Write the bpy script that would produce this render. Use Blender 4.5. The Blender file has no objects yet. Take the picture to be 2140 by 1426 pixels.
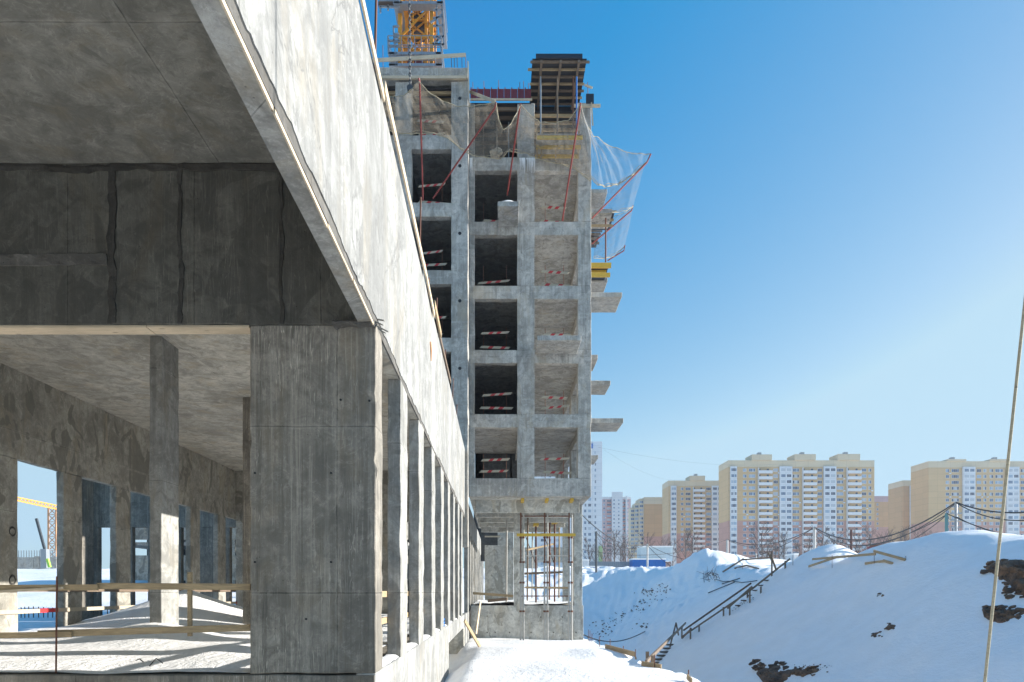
import bpy, bmesh, math, random
from mathutils import Vector, Matrix, noise
import numpy as np
random.seed(7)
R = math.radians
S = bpy.context.scene
COL = S.collection

# ------------------------------------------------------------------ camera
F = 1427.0; CX = 1042.0; CY = 1237.0            # focal length and vanishing point, in photo pixels
cd = bpy.data.cameras.new('camera'); cam = bpy.data.objects.new('camera', cd); COL.objects.link(cam)
cam.location = (0, 0, 0); cam.rotation_euler = (R(90), 0, 0)
cd.sensor_width = 36; cd.lens = 36*F/2140
cd.shift_x = (1070-CX)/2140; cd.shift_y = (CY-713)/2140
cd.clip_start = 0.1; cd.clip_end = 8000
S.camera = cam

# ------------------------------------------------------------------ world + sun
SUN_AZ = 86.0; SUN_EL = math.degrees(math.atan(0.31*math.sin(R(SUN_AZ))))
w = bpy.data.worlds.new('World'); S.world = w; w.use_nodes = True
nt = w.node_tree; nt.nodes.clear()
o = nt.nodes.new('ShaderNodeOutputWorld'); bg = nt.nodes.new('ShaderNodeBackground')
sky = nt.nodes.new('ShaderNodeTexSky'); sky.sky_type = 'NISHITA'; sky.sun_disc = False
sky.sun_elevation = R(SUN_EL); sky.sun_rotation = R(SUN_AZ)
sky.altitude = 150; sky.air_density = 1.0; sky.dust_density = 1.0; sky.ozone_density = 2.0
# the photograph's colour rendering of the sky: one gain and offset per channel, the same in every direction
EXPO = 1.1; prev = sky.outputs[0]
for op, vec in (('MULTIPLY', (.36, .232, .11)), ('ADD', (-.258, 0, .43)), ('MAXIMUM', (.022, .008, .008)), ('MINIMUM', (.50, .735, .90)), ('MULTIPLY', (1/(2**EXPO*.15),)*3)):
    q_ = nt.nodes.new('ShaderNodeVectorMath'); q_.operation = op; nt.links.new(prev, q_.inputs[0]); q_.inputs[1].default_value = vec; prev = q_.outputs[0]
nt.links.new(prev, bg.inputs['Color'])
nt.links.new(bg.outputs[0], o.inputs[0]); bg.inputs['Strength'].default_value = 0.15
sd = bpy.data.lights.new('sun', 'SUN'); sd.energy = 4.9; sd.angle = R(0.5); sd.color = (1, .975, .925)
so = bpy.data.objects.new('sun', sd); COL.objects.link(so)
sv = Vector((math.sin(R(SUN_AZ))*math.cos(R(SUN_EL)), math.cos(R(SUN_AZ))*math.cos(R(SUN_EL)), math.sin(R(SUN_EL))))
so.rotation_euler = sv.to_track_quat('Z', 'Y').to_euler(); so.location = (60, 10, 60)
S.view_settings.view_transform = 'Standard'; S.view_settings.look = 'None'
S.view_settings.exposure = EXPO; S.view_settings.gamma = 1
S.view_settings.use_curve_mapping = False
S.cycles.max_bounces = 8; S.cycles.diffuse_bounces = 4; S.cycles.transparent_max_bounces = 16

# ------------------------------------------------------------------ helpers
def P(px, py, Y):
    """photo pixel + distance -> place"""
    return Vector(((px-CX)/F*Y, Y, (CY-py)/F*Y))
def X(px, Y): return (px-CX)/F*Y
def Z(py, Y): return (CY-py)/F*Y
def tag(o, label=None, cat=None, group=None, kind=None):
    if label: o['label'] = label
    if cat: o['category'] = cat
    if group: o['group'] = group
    if kind: o['kind'] = kind
    return o
def empty(name, loc, label, cat, group=None):
    o = bpy.data.objects.new(name, None); COL.objects.link(o); o.location = loc; o.empty_display_size = .2
    return tag(o, label, cat, group)
def link(name, me, parent=None):
    o = bpy.data.objects.new(name, me); COL.objects.link(o)
    if parent is not None:
        o.parent = parent; o.location = -world_loc(parent)
    return o
def world_loc(p):
    v = Vector((0, 0, 0))
    while p is not None:
        v += p.location; p = p.parent
    return v
class MB:
    def __init__(s): s.v = []; s.f = []; s.m = []; s.mi = 0
    def box(s, x0, x1, y0, y1, z0, z1):
        b = len(s.v)
        s.v += [(x, y, z) for z in (z0, z1) for y in (y0, y1) for x in (x0, x1)]
        for q in ((0,2,3,1),(4,5,7,6),(0,1,5,4),(2,6,7,3),(0,4,6,2),(1,3,7,5)):
            s.f.append(tuple(b+i for i in q)); s.m.append(s.mi)
        return s
    def bar(s, a, c, w, h=None, up=(0,0,1)):
        """square bar from a to c"""
        h = h or w; a = Vector(a); c = Vector(c); d = (c-a).normalized(); u = Vector(up)
        if abs(d.dot(u)) > .98: u = Vector((0, 1, 0))
        r = d.cross(u).normalized(); u = r.cross(d).normalized(); b = len(s.v)
        for p in (a, c):
            for i, j in ((-1,-1),(1,-1),(1,1),(-1,1)): s.v.append(tuple(p + r*(i*w/2) + u*(j*h/2)))
        for q in ((3,2,1,0),(4,5,6,7),(0,1,5,4),(1,2,6,5),(2,3,7,6),(3,0,4,7)):
            s.f.append(tuple(b+i for i in q)); s.m.append(s.mi)
        return s
    def tube(s, pts, r, n=6, r2=None):
        pts = [Vector(p) for p in pts]; L = len(pts); b = len(s.v)
        for i, p in enumerate(pts):
            d = (pts[min(i+1, L-1)]-pts[max(i-1, 0)]).normalized()
            u = Vector((0,0,1)) if abs(d.z) < .9 else Vector((0,1,0))
            x = d.cross(u).normalized(); y = x.cross(d)
            rr = r if r2 is None else r+(r2-r)*i/(L-1)
            for k in range(n):
                a = 2*math.pi*k/n; s.v.append(tuple(p+x*math.cos(a)*rr+y*math.sin(a)*rr))
        for i in range(L-1):
            for k in range(n):
                s.f.append((b+i*n+k, b+i*n+(k+1)%n, b+(i+1)*n+(k+1)%n, b+(i+1)*n+k)); s.m.append(s.mi)
        s.f.append(tuple(b+k for k in range(n))[::-1]); s.m.append(s.mi)
        s.f.append(tuple(b+(L-1)*n+k for k in range(n))); s.m.append(s.mi)
        return s
    def mesh(s, name, mats, smooth=False):
        me = bpy.data.meshes.new(name); me.from_pydata(s.v, [], s.f)
        for m in (mats if isinstance(mats, (list, tuple)) else [mats]): me.materials.append(m)
        me.polygons.foreach_set('material_index', s.m)
        if smooth: me.polygons.foreach_set('use_smooth', [True]*len(s.f))
        me.update(); return me
    def build(s, name, mats, parent=None, smooth=False): return link(name, s.mesh(name, mats, smooth), parent)
def box(name, x0, x1, y0, y1, z0, z1, m, parent=None): return MB().box(x0, x1, y0, y1, z0, z1).build(name, m, parent)
def rbox(name, x0, x1, y0, y1, z0, z1, m, parent=None, cell=.25, amp=.006, bev=.012):
    """cast concrete block: worn arrises, faces not quite flat"""
    bm = bmesh.new(); bmesh.ops.create_cube(bm, size=1)
    for v in bm.verts: v.co = Vector((x0+(v.co.x+.5)*(x1-x0), y0+(v.co.y+.5)*(y1-y0), z0+(v.co.z+.5)*(z1-z0)))
    for ax, L in ((0, x1-x0), (1, y1-y0), (2, z1-z0)):
        n = min(90, int(L/cell)); lo = (x0, y0, z0)[ax]
        for i in range(1, n+1):
            co = [0,0,0]; no = [0,0,0]; no[ax] = 1; co[ax] = lo+L*i/(n+1)
            bmesh.ops.bisect_plane(bm, geom=bm.verts[:]+bm.edges[:]+bm.faces[:], plane_co=co, plane_no=no)
    es = [e for e in bm.edges if len(e.link_faces) == 2 and e.link_faces[0].normal.dot(e.link_faces[1].normal) < .5]
    bm.normal_update()
    es = [e for e in bm.edges if len(e.link_faces) == 2 and e.link_faces[0].normal.dot(e.link_faces[1].normal) < .5]
    sharp = set(v for e in es for v in e.verts)
    for v in bm.verts:
        k = amp*(2.0 if v in sharp else 1)
        n = noise.noise_vector(v.co*3.1)+noise.noise_vector(v.co*9)*.6
        v.co += n*k
        if v in sharp:
            q = noise.noise(v.co*8.3+Vector((7, 1, 3)))
            if q > .30: v.co += (Vector(((x0+x1)/2, (y0+y1)/2, v.co.z))-v.co).normalized()*min(.010, (q-.30)*.06)
    bmesh.ops.bevel(bm, geom=es, offset=bev, segments=1, affect='EDGES')
    me = bpy.data.meshes.new(name); bm.to_mesh(me); bm.free(); me.materials.append(m)
    return link(name, me, parent)

# ------------------------------------------------------------------ materials
class N:
    def __init__(s, name):
        s.m = bpy.data.materials.new(name); s.m.use_nodes = True; s.t = s.m.node_tree; s.t.nodes.clear()
        s.out = s.t.nodes.new('ShaderNodeOutputMaterial'); s.b = s.t.nodes.new('ShaderNodeBsdfPrincipled')
        s.t.links.new(s.b.outputs[0], s.out.inputs[0])
    def n(s, typ, ins=None, **kw):
        x = s.t.nodes.new(typ)
        for k, v in kw.items(): setattr(x, k, v)
        for k, v in (ins or {}).items():
            if isinstance(v, bpy.types.NodeSocket): s.t.links.new(v, x.inputs[k])
            else: x.inputs[k].default_value = v
        return x
    def pos(s, scale=(1,1,1), off=(0,0,0)):
        g = s.n('ShaderNodeNewGeometry')
        return s.n('ShaderNodeMapping', {'Vector': g.outputs['Position'], 'Scale': scale, 'Location': off}).outputs[0]
    def noise(s, vec, scale, detail=4, rough=.55, dist=0):
        return s.n('ShaderNodeTexNoise', {'Vector': vec, 'Scale': scale, 'Detail': detail, 'Roughness': rough, 'Distortion': dist}).outputs[0]
    def ramp(s, fac, pts):
        r = s.n('ShaderNodeValToRGB', {'Fac': fac}); e = r.color_ramp.elements
        while len(e) < len(pts): e.new(.5)
        for i, (p, c) in enumerate(pts):
            e[i].position = p; e[i].color = (c, c, c, 1) if isinstance(c, (int, float)) else (*c, 1)
        return r.outputs[0]
    def mix(s, f, a, b, blend='MIX'):
        x = s.n('ShaderNodeMix', data_type='RGBA', blend_type=blend)
        for k, v in ((0, f), (6, a), (7, b)):
            if isinstance(v, bpy.types.NodeSocket): s.t.links.new(v, x.inputs[k])
            else: x.inputs[k].default_value = v if k == 0 else (*v, 1)
        return x.outputs[2]
    def math(s, op, a, b=0.0):
        x = s.n('ShaderNodeMath', operation=op)
        for k, v in ((0, a), (1, b)):
            if isinstance(v, bpy.types.NodeSocket): s.t.links.new(v, x.inputs[k])
            else: x.inputs[k].default_value = v
        return x.outputs[0]
    def bump(s, h, dist=.01, strength=1.0):
        x = s.n('ShaderNodeBump', {'Height': h, 'Distance': dist, 'Strength': strength})
        s.t.links.new(x.outputs[0], s.b.inputs['Normal'])
    def col(s, c): s.t.links.new(c, s.b.inputs['Base Color'])

def concrete(name, base, panel=(1.2, 1.3), patch=.5, streak=.5, drips=0., off=0., soffit=False, dark=.45, rough=.85, scale=1.0, crack=0., boards=0.):
    s = N(name); p = s.pos(off=(off, off*.7, off*.3))
    g = s.n('ShaderNodeNewGeometry'); sp = s.n('ShaderNodeSeparateXYZ', {0: g.outputs['Position']})
    b = Vector(base)
    big = s.noise(p, .6*scale, 5, .62, .6)
    mid = s.noise(p, 2.6*scale, 9, .70, 1.1)
    mid2 = s.noise(s.pos(off=(off+11, 4, off)), 5.5*scale, 7, .72, .4)
    fine = s.noise(p, 30, 6, .75)
    col = s.mix(s.ramp(big, [(.36, 0), (.64, 1)]), tuple(b*.66), tuple(b*1.22))
    col = s.mix(s.ramp(mid, [(.38, .75), (.52, 0)]), col, tuple(b*.52))
    col = s.mix(s.ramp(mid, [(.55, 0), (.68, .55)]), col, tuple(b*1.5))
    col = s.mix(s.ramp(mid2, [(.36, .6), (.47, 0)]), col, tuple(b*.50))
    col = s.mix(s.ramp(mid2, [(.58, 0), (.66, .5)]), col, tuple(b*1.45))
    # wisps of lime
    lw = s.noise(s.pos(scale=(1, 1, .8), off=(off+1, 6, off)), 2.3*scale, 6, .62, 2.6)
    col = s.mix(s.math('MULTIPLY', s.ramp(lw, [(.485, 0), (.5, .55), (.53, 0)]), s.ramp(mid, [(.4, 0), (.6, 1)])), col, tuple(b*1.75))
    # vertical run marks
    if soffit: sv_ = s.pos(scale=(.9, .35, 1), off=(off, 2, 0))
    else: sv_ = s.pos(scale=(3.6, 3.6, .33), off=(off, 2, 0))
    st = s.noise(sv_, 1.5, 8, .66, .5)
    gate = s.ramp(s.noise(s.pos(off=(off+2, 3, 3)), .8, 3), [(.42, .15), (.6, 1)])
    col = s.mix(s.math('MULTIPLY', gate, s.ramp(st, [(.38, streak*.8), (.49, 0)])), col, tuple(b*dark))
    col = s.mix(s.math('MULTIPLY', gate, s.ramp(st, [(.56, 0), (.66, streak*.5)])), col, tuple(b*1.5))
    bw = s.noise(s.pos(scale=(1.5, 1.5, .5), off=(off+5, 5, 0)), 1.2, 5, .65, .5)
    col = s.mix(s.ramp(bw, [(.52, 0), (.68, .5)]), col, (b.x*.95, b.y*.80, b.z*.58))
    if boards:
        bd = s.noise(s.pos(scale=(14, 14, .22), off=(off, 0, 3)), 1.1, 6, .7)
        bm_ = s.ramp(s.noise(s.pos(scale=(2.2, 2.2, .3), off=(off+9, 0, 3)), 1.0, 3), [(.40, .2), (.6, 1)])
        col = s.mix(s.math('MULTIPLY', bm_, s.ramp(bd, [(.36, boards), (.50, 0)])), col, tuple(b*.38))
        col = s.mix(s.math('MULTIPLY', bm_, s.ramp(bd, [(.54, 0), (.64, boards)])), col, tuple(b*1.45))
    # damp patches with an outline
    pt = s.noise(s.pos(scale=(.7, .7, .45), off=(off+3, 0, 9)), 1.7*scale, 3, .5, 1.2)
    col = s.mix(s.ramp(pt, [(.575, 0), (.59, patch)]), col, tuple(Vector((.62, .58, .48))*b.length/1.73*.75))
    # formwork sheet joints
    if panel:
        u = s.math('ADD', sp.outputs['X'], sp.outputs['Y'])
        vv = s.n('ShaderNodeCombineXYZ', {0: sp.outputs['X'] if soffit else u, 1: sp.outputs['Y'] if soffit else sp.outputs['Z'], 2: 0.}).outputs[0]
        wv = s.n('ShaderNodeVectorMath', {0: vv, 1: s.n('ShaderNodeVectorMath', {0: s.noise(p, 2.5, 2), 1: (.03, .03, 0)}, operation='MULTIPLY').outputs[0]}, operation='ADD').outputs[0]
        br = s.n('ShaderNodeTexBrick', {'Vector': wv, 'Color1': (1,1,1,1), 'Color2': (.84,.84,.84,1), 'Mortar': (0,0,0,1), 'Scale': 1.0,
                 'Mortar Size': .008, 'Mortar Smooth': .3, 'Brick Width': panel[0], 'Row Height': panel[1]}, offset=0.0)
        col = s.mix(.6, col, br.outputs['Color'], 'MULTIPLY')
        jn = br.outputs['Fac']
        soft = s.n('ShaderNodeTexBrick', {'Vector': wv, 'Color1': (0,0,0,1), 'Color2': (0,0,0,1), 'Mortar': (1,1,1,1), 'Scale': 1.0,
                 'Mortar Size': .05, 'Mortar Smooth': 1., 'Brick Width': panel[0], 'Row Height': panel[1]}, offset=0.0).outputs['Color']
        col = s.mix(s.math('MULTIPLY', soft, s.ramp(mid, [(.4, 0), (.65, .6)])), col, tuple(b*1.5))
    if drips:
        dn = s.noise(s.pos(scale=(9, 9, .35), off=(off+7, 0, 1)), 1.3, 3, .6, 1.6)
        dl = s.ramp(dn, [(.487, 0), (.497, 1), (.503, 1), (.513, 0)])
        col = s.mix(s.math('MULTIPLY', s.math('MULTIPLY', dl, s.ramp(big, [(.4, 0), (.6, 1)])), drips), col, tuple(b*2.0))
    if crack:
        cn = s.noise(s.pos(scale=(.5, .5, .38), off=(off, 1, 2)), 1.0, 7, .6, .8)
        cl_ = s.ramp(cn, [(.494, 0), (.4985, 1), (.5015, 1), (.506, 0)])
        col = s.mix(s.math('MULTIPLY', cl_, crack), col, tuple(b*.35))
        wd = s.noise(s.pos(scale=(.3, .3, .09), off=(off, 8, 2)), 2.4, 6, .62, .5)
        col = s.mix(s.ramp(wd, [(.53, 0), (.62, .5)]), col, tuple(b*.5))
        col = s.mix(s.ramp(wd, [(.35, .5), (.46, 0)]), col, tuple(b*1.4))
    vo = s.n('ShaderNodeTexVoronoi', {'Vector': p, 'Scale': 11.}).outputs['Distance']
    hole = s.ramp(vo, [(.05, 1), (.09, 0)])
    hole = s.math('MULTIPLY', hole, s.ramp(s.noise(p, 1.9, 2), [(.5, 0), (.6, 1)]))
    col = s.mix(s.math('MULTIPLY', hole, .75), col, tuple(b*.25))
    col = s.mix(s.ramp(fine, [(.3, .35), (.7, 0)]), col, tuple(b*.6))
    s.col(col); s.b.inputs['Roughness'].default_value = rough
    h = s.math('ADD', s.math('MULTIPLY', mid, .9), s.math('MULTIPLY', fine, .25))
    h = s.math('SUBTRACT', h, s.math('MULTIPLY', hole, .6))
    if panel: h = s.math('SUBTRACT', h, s.math('MULTIPLY', jn, .8))
    s.bump(h, .012, .8); return s.m

def plain(name, c, rough=.6, metal=0., var=.25, scale=6., bump=0.):
    s = N(name); p = s.pos(); n = s.noise(p, scale, 5, .6)
    s.col(s.mix(n, tuple(Vector(c)*(1-var)), tuple(Vector(c)*(1+var))))
    s.b.inputs['Roughness'].default_value = rough; s.b.inputs['Metallic'].default_value = metal
    if bump: s.bump(n, bump)
    return s.m
def wood(name, c, dark=.5):
    s = N(name); p = s.pos()
    n1 = s.noise(s.pos(scale=(2, 14, 22)), 2.2, 6, .65, .8); n2 = s.noise(p, 1.3, 3)
    col = s.mix(s.ramp(n1, [(.3, 0), (.65, 1)]), tuple(Vector(c)*dark), c)
    col = s.mix(s.ramp(n2, [(.45, 0), (.7, .6)]), col, tuple(Vector(c)*.55))
    kn = s.n('ShaderNodeTexVoronoi', {'Vector': s.pos(scale=(1.6, 5, 9)), 'Scale': 1.5}).outputs['Distance']
    col = s.mix(s.ramp(kn, [(.06, .8), (.12, 0)]), col, tuple(Vector(c)*.25))
    s.col(col); s.b.inputs['Roughness'].default_value = .75; s.bump(n1, .004); return s.m

M = {}
M['pillar'] = concrete('pillar_concrete', (.28,.25,.205), panel=(1.6, 2.04), patch=.3, streak=.95, drips=1., off=1.3, dark=.30, boards=.75)
M['dark_beam'] = concrete('shadowed_beam_concrete', (.12,.112,.092), panel=(1.55, 2.6), patch=.55, streak=.6, drips=.6, off=4.1, dark=.35, boards=.2)  # base set low to deepen the beam's shadow
M['soffit'] = concrete('shaded_soffit_concrete', (.225,.217,.19), panel=(3.4, 2.1), patch=.25, streak=.6, off=2.2, soffit=True, dark=.55)  # darker copy of the ceiling, dimness of the near bay set in its base
M['soffit_lit'] = concrete('bounce_lit_soffit_concrete', (.50,.47,.41), panel=(3.4, 2.1), patch=.35, streak=.6, off=12.2, soffit=True, dark=.6)  # paler copy of the ceiling, light bounced off snow set in its base
M['facade'] = concrete('facade_concrete', (.325,.318,.297), panel=(2.46, 9.), patch=.0, streak=.55, off=6.2, dark=.35, scale=.8, crack=.8, boards=.25)
M['raw_and_shade'] = concrete('raw_and_shade_concrete', (.13,.12,.105), panel=None, patch=.2, streak=.4, off=8.2)  # raw concrete; its dark base also paints recess shade at the wall foot
M['inner'] = concrete('inner_wall_concrete', (.38,.355,.30), panel=(2.46, 1.9), patch=.8, streak=.6, drips=.2, off=9.7, dark=.5)
M['fin'] = concrete('fin_concrete', (.34,.33,.30), panel=(3., 2.3), patch=.3, streak=.7, off=3.7, boards=.4)
M['tower'] = concrete('tower_concrete', (.51,.475,.42), panel=(1.5, 1.0), patch=.3, streak=.9, off=5.5, dark=.38, scale=.7, boards=.35)
M['tower_in'] = concrete('tower_soffit_concrete', (.43,.415,.385), panel=(1.1, 1.25), patch=.6, streak=.5, off=7.5, soffit=True)
M['tower_shade'] = concrete('room_shade_concrete', (.085,.088,.09), panel=(1.2, 1.5), patch=.3, streak=.4, off=2.5)  # tower concrete darkened, shade of closed rooms set in its base
M['podium'] = concrete('podium_concrete', (.60,.585,.53), panel=(1.6, 3.0), patch=.7, streak=.6, off=10.5)
M['raw_dark'] = concrete('seam_concrete', (.055,.05,.042), panel=None, patch=.2, streak=.4, off=14.2)
M['wood'] = wood('pale_plank', (.50,.36,.20)); M['wood_grey'] = wood('weathered_plank', (.24,.17,.115)); M['wood_light'] = wood('fresh_plank', (.66,.53,.37), .7)
M['wood_brown'] = wood('wet_plank', (.13,.085,.06))
M['rebar'] = plain('rusty_rebar', (.14,.055,.03), .8); M['redpole'] = plain('red_paint_tube', (.22,.028,.02), .55, var=.4)
M['redboard'] = plain('red_stripe_paint', (.50,.03,.03), .6); M['whiteboard'] = plain('cream_board_paint', (.48,.40,.29), .7)
M['ply'] = plain('black_film_plywood', (.02,.022,.03), .35); M['redform'] = plain('maroon_formwork_steel', (.16,.02,.03), .5)
M['ybeam'] = plain('yellow_formwork_beam', (.62,.40,.05), .6); M['crane'] = plain('yellow_crane_paint', (.62,.27,.02), .45, scale=2)
M['steel'] = plain('galvanised_steel', (.30,.32,.34), .45, .4); M['darksteel'] = plain('dark_steel', (.06,.065,.07), .5, .3)
M['greytube'] = plain('whitewashed_prop_tube', (.42,.40,.36), .7); M['cable'] = plain('black_cable', (.012,.012,.014), .6)
M['rope'] = wood('hemp_rope', (.45,.38,.25), .6)
M['blue'] = plain('blue_container_paint', (.01,.13,.42), .5, scale=3); M['cladding'] = plain('pale_cladding', (.55,.62,.64), .6)
M['polewood'] = plain('pale_pole_concrete', (.5,.48,.45), .8); M['polered'] = plain('brown_pole', (.10,.05,.045), .8); M['poleteal'] = plain('teal_pole_paint', (.08,.20,.22), .6)
M['foam'] = plain('expanding_foam', (.55,.28,.14), .8)
M['bark'] = plain('bare_bark', (.10,.075,.065), .9)
# snow
def snow_mat():
    s = N('snow'); p = s.pos()
    n = s.noise(p, 1.1, 6, .55); f = s.noise(p, 22, 4, .6); st = s.noise(s.pos(scale=(1, .5, 1)), 6, 5, .65, .5)
    s.col(s.mix(s.ramp(n, [(.3, 0), (.7, 1)]), (.93,.895,.85), (.97,.945,.91)))
    s.b.inputs['Roughness'].default_value = .65
    s.b.inputs['Specular IOR Level'].default_value = .25
    s.bump(s.math('ADD', s.math('MULTIPLY', st, 1.), s.math('MULTIPLY', f, .25)), .08, .55); return s.m
M['snow'] = snow_mat()
def dirty_snow():
    s = N('dirty_snow'); p = s.pos(); n = s.noise(p, 3, 7, .7)
    s.col(s.mix(s.ramp(n, [(.42, 0), (.58, 1)]), (.42,.38,.33), (.8,.8,.82))); s.b.inputs['Roughness'].default_value = .8
    s.bump(n, .06); return s.m
M['dirty'] = dirty_snow()
def earth():
    s = N('frozen_earth'); p = s.pos(); n = s.noise(p, 4.5, 8, .7, .5); f = s.noise(p, 1.4, 4)
    c = s.mix(s.ramp(n, [(.35, 0), (.65, 1)]), (.05,.034,.024), (.30,.165,.09))
    c = s.mix(s.ramp(f, [(.45, 0), (.6, .6)]), c, (.045,.035,.03))
    g = s.n('ShaderNodeNewGeometry'); z = s.n('ShaderNodeSeparateXYZ', {0: g.outputs['Normal']}).outputs['Z']
    c = s.mix(s.ramp(s.math('ADD', z, s.math('MULTIPLY', n, .55)), [(1.0, 0), (1.07, 1)]), c, (.8,.82,.85))
    s.col(c); s.b.inputs['Roughness'].default_value = .9; s.bump(n, .12); return s.m
M['earth'] = earth()
def net_mat(name, c, a):
    s = N(name); p = s.pos(); n = s.noise(p, 2.2, 5, .65); f = s.noise(p, 45, 3, .6)
    s.b.inputs['Base Color'].default_value = (*c, 1); s.b.inputs['Roughness'].default_value = .9
    tr = s.n('ShaderNodeBsdfTransparent'); tl = s.n('ShaderNodeBsdfTranslucent', {'Color': (*c, 1)})
    m1 = s.n('ShaderNodeMixShader', {0: .4, 1: s.b.outputs[0], 2: tl.outputs[0]})
    al = s.math('ADD', s.ramp(n, [(.36, a*.55), (.64, min(1, a*1.75))]), s.ramp(f, [(.35, -.0), (.7, .18)]))
    m2 = s.n('ShaderNodeMixShader', {0: al, 1: tr.outputs[0], 2: m1.outputs[0]})
    s.t.links.new(m2.outputs[0], s.out.inputs[0]); return s.m
M['net'] = net_mat('debris_net', (.27,.235,.185), .33); M['net_side'] = net_mat('pale_debris_net', (.36,.36,.35), .17)

# ------------------------------------------------------------------ terrain
def ss(a, b, x):
    t = max(0., min(1., (x-a)/(b-a))); return t*t*(3-2*t)
BR = [(-50, 1.2), (10, 1.6), (20, 2.0), (28.6, 1.9), (33, 1.9), (35, 1.9), (38.4, 2.0), (41, 1.6), (44, 1.5), (46.6, 1.4), (51, 1.4), (60, 2.3), (75, 2.7), (95, 3.1), (4000, 3.3)]
def lerp(tab, v):
    if v <= tab[0][0]: return tab[0][1]
    for (a, p), (b, q) in zip(tab, tab[1:]):
        if v <= b: return p+(q-p)*((v-a)/(b-a))
    return tab[-1][1]
def smin(a, b, k): h = max(0, min(1, .5+.5*(b-a)/k)); return b+(a-b)*h-k*h*(1-h)
def smax(a, b, k): return -smin(-a, -b, k)
def fb(x, y, s, o=4): return noise.fractal(Vector((x*s, y*s, 3.3)), 1.0, 2.0, o)
BUMPS = [ # x, y, rx, ry, amp
 (20.5, 72, 3.0, 4.0, 1.55), (24.5, 71, 3.4, 3.5, 1.1), (28.5, 76, 4, 4, .7), (33, 84, 5, 5, 1.2), (17.2, 74, 1.8, 2.5, .5),
 (17.8, 25.5, 2.4, 3.0, .75), (14.6, 18.2, 2.2, 2.8, .45), (19.5, 30.5, 2.0, 3.0, .35), (15.3, 31, 2.2, 2.2, -.3), (13.2, 24.5, 1.5, 4., -.25),
 (2.2, 17.5, 1.6, 3., .12), (.6, 26, 1.2, 4, .12), (3.4, 24, .8, 2.5, .14), (26.5, 58, 2.2, 3, .9), (3.4, 12, 1.2, 3, .1),
 (22.6, 33.5, 3.2, 5.0, 1.05), (21.2, 39.5, 1.6, 2.5, .35), (22.4, 46, 2.6, 2.4, 1.78), (-45, 95, 9, 6, 1.6), (-62, 90, 10, 6, 1.2)]
def H(x, y):
    nz = fb(x, y, .11)*.4 + fb(x+40, y, .5)*.12 + abs(noise.noise(Vector((x*.35+y*.2, y*.12, 2))))*.25
    dx = max(0., x-9.6); dy = max(0., y-70)
    d = math.hypot(dx, dy*.75)
    top = lerp(BR, y)
    if x > 22: top -= min(1.5, (x-22)*.07)*ss(20, 28, y)*(1-ss(60, 80, y))
    pit = smin(-5.2 + .655*d + nz*.5*ss(0, 3, d), top + nz*.35, 1.0)
    zp = lerp([(-60, -1.6), (5, -1.72), (16, -2.05), (35, -2.42), (60, -2.5)], y) + fb(x, y, .25)*.10 + fb(x, y, 1.3)*.018
    if x > 4.5: pit += (noise.noise(Vector((x*.9, y*.9, 5)))*.05 + noise.noise(Vector((x*2.6, y*2.6, 5)))*.018)
    if x > 4.5 and y > 50 and x < 22: pit += abs(noise.noise(Vector(((x-y*.35)*1.1, (x+y)*.22, 8))))*.5*ss(0, 2, d)*ss(50, 58, y)
    edge = 4.55+fb(0, y, .3, 3)*.35
    zp -= max(0, x-edge)*.85
    g = smax(zp, pit, .35) if y < 66 else (pit if y > 74 else pit*(y-66)/8+smax(zp, pit, .35)*(74-y)/8)
    # trench beside the plinth
    if x < -.6: g -= .35*(1-ss(-1.5, -.75, x))*(1-ss(26, 30, y))
    for bx, by, rx, ry, am in BUMPS:
        q = ((x-bx)/rx)**2+((y-by)/ry)**2
        if q < 9: g += am*math.exp(-q)
    if x < -1.52:
        left = -1.35 + 4.6*ss(34, 100, y) + nz*(.3+ss(25, 60, y)*.8)
        under = -2.7
        k = ss(-13., -11.9, x)
        gl = left*(1-k)+under*k
        if y > 70: gl = gl*(1-ss(70, 90, y)*k)+3.1*ss(70, 90, y)*k
        k2 = ss(-1.75, -1.52, x) if y < 68 else ss(-6, -1.5, x)
        g = gl*(1-k2)+g*k2
    return g
def hit(px, py, y0=10., y1=140.):
    """where the line of sight through a photo pixel meets the ground"""
    a, b = (px-CX)/F, (CY-py)/F; t = y0; pt = t
    while t < y1:
        if H(a*t, t) >= b*t:
            lo, hi = pt, t
            for _ in range(18):
                m = (lo+hi)/2
                if H(a*m, m) >= b*m: hi = m
                else: lo = m
            return Vector((a*hi, hi, b*hi))
        pt = t; t += .25
    return Vector((a*y1, y1, b*y1))
def axis(segs):
    out = []
    for a, b, st in segs:
        n = max(1, round((b-a)/st)); out += [a+(b-a)*i/n for i in range(n)]
    out.append(segs[-1][1]); return out
xs = axis([(-1000,-200,160),(-200,-60,14),(-60,-14,2.),(-14,-11,.5),(-11,-2,1.5),(-2,5,.2),(5,30,.27),(30,50,1.),(50,120,7),(120,1000,80)])
ys = axis([(-400,-40,60),(-40,2,3.),(2,12,.5),(12,60,.27),(60,100,.5),(100,140,2.5),(140,400,40),(400,1600,300)])
vv = [(x, y, H(x, y)) for y in ys for x in xs]; nx = len(xs)
ff = [(j*nx+i, j*nx+i+1, (j+1)*nx+i+1, (j+1)*nx+i) for j in range(len(ys)-1) for i in range(nx-1)]
me = bpy.data.meshes.new('snowy_ground'); me.from_pydata(vv, [], ff); me.materials.append(M['snow'])
me.polygons.foreach_set('use_smooth', [True]*len(ff)); me.update()
tag(link('snowy_ground', me), 'snow covered ground with an excavated pit and its long shaded bank', None, None, 'structure')

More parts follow.
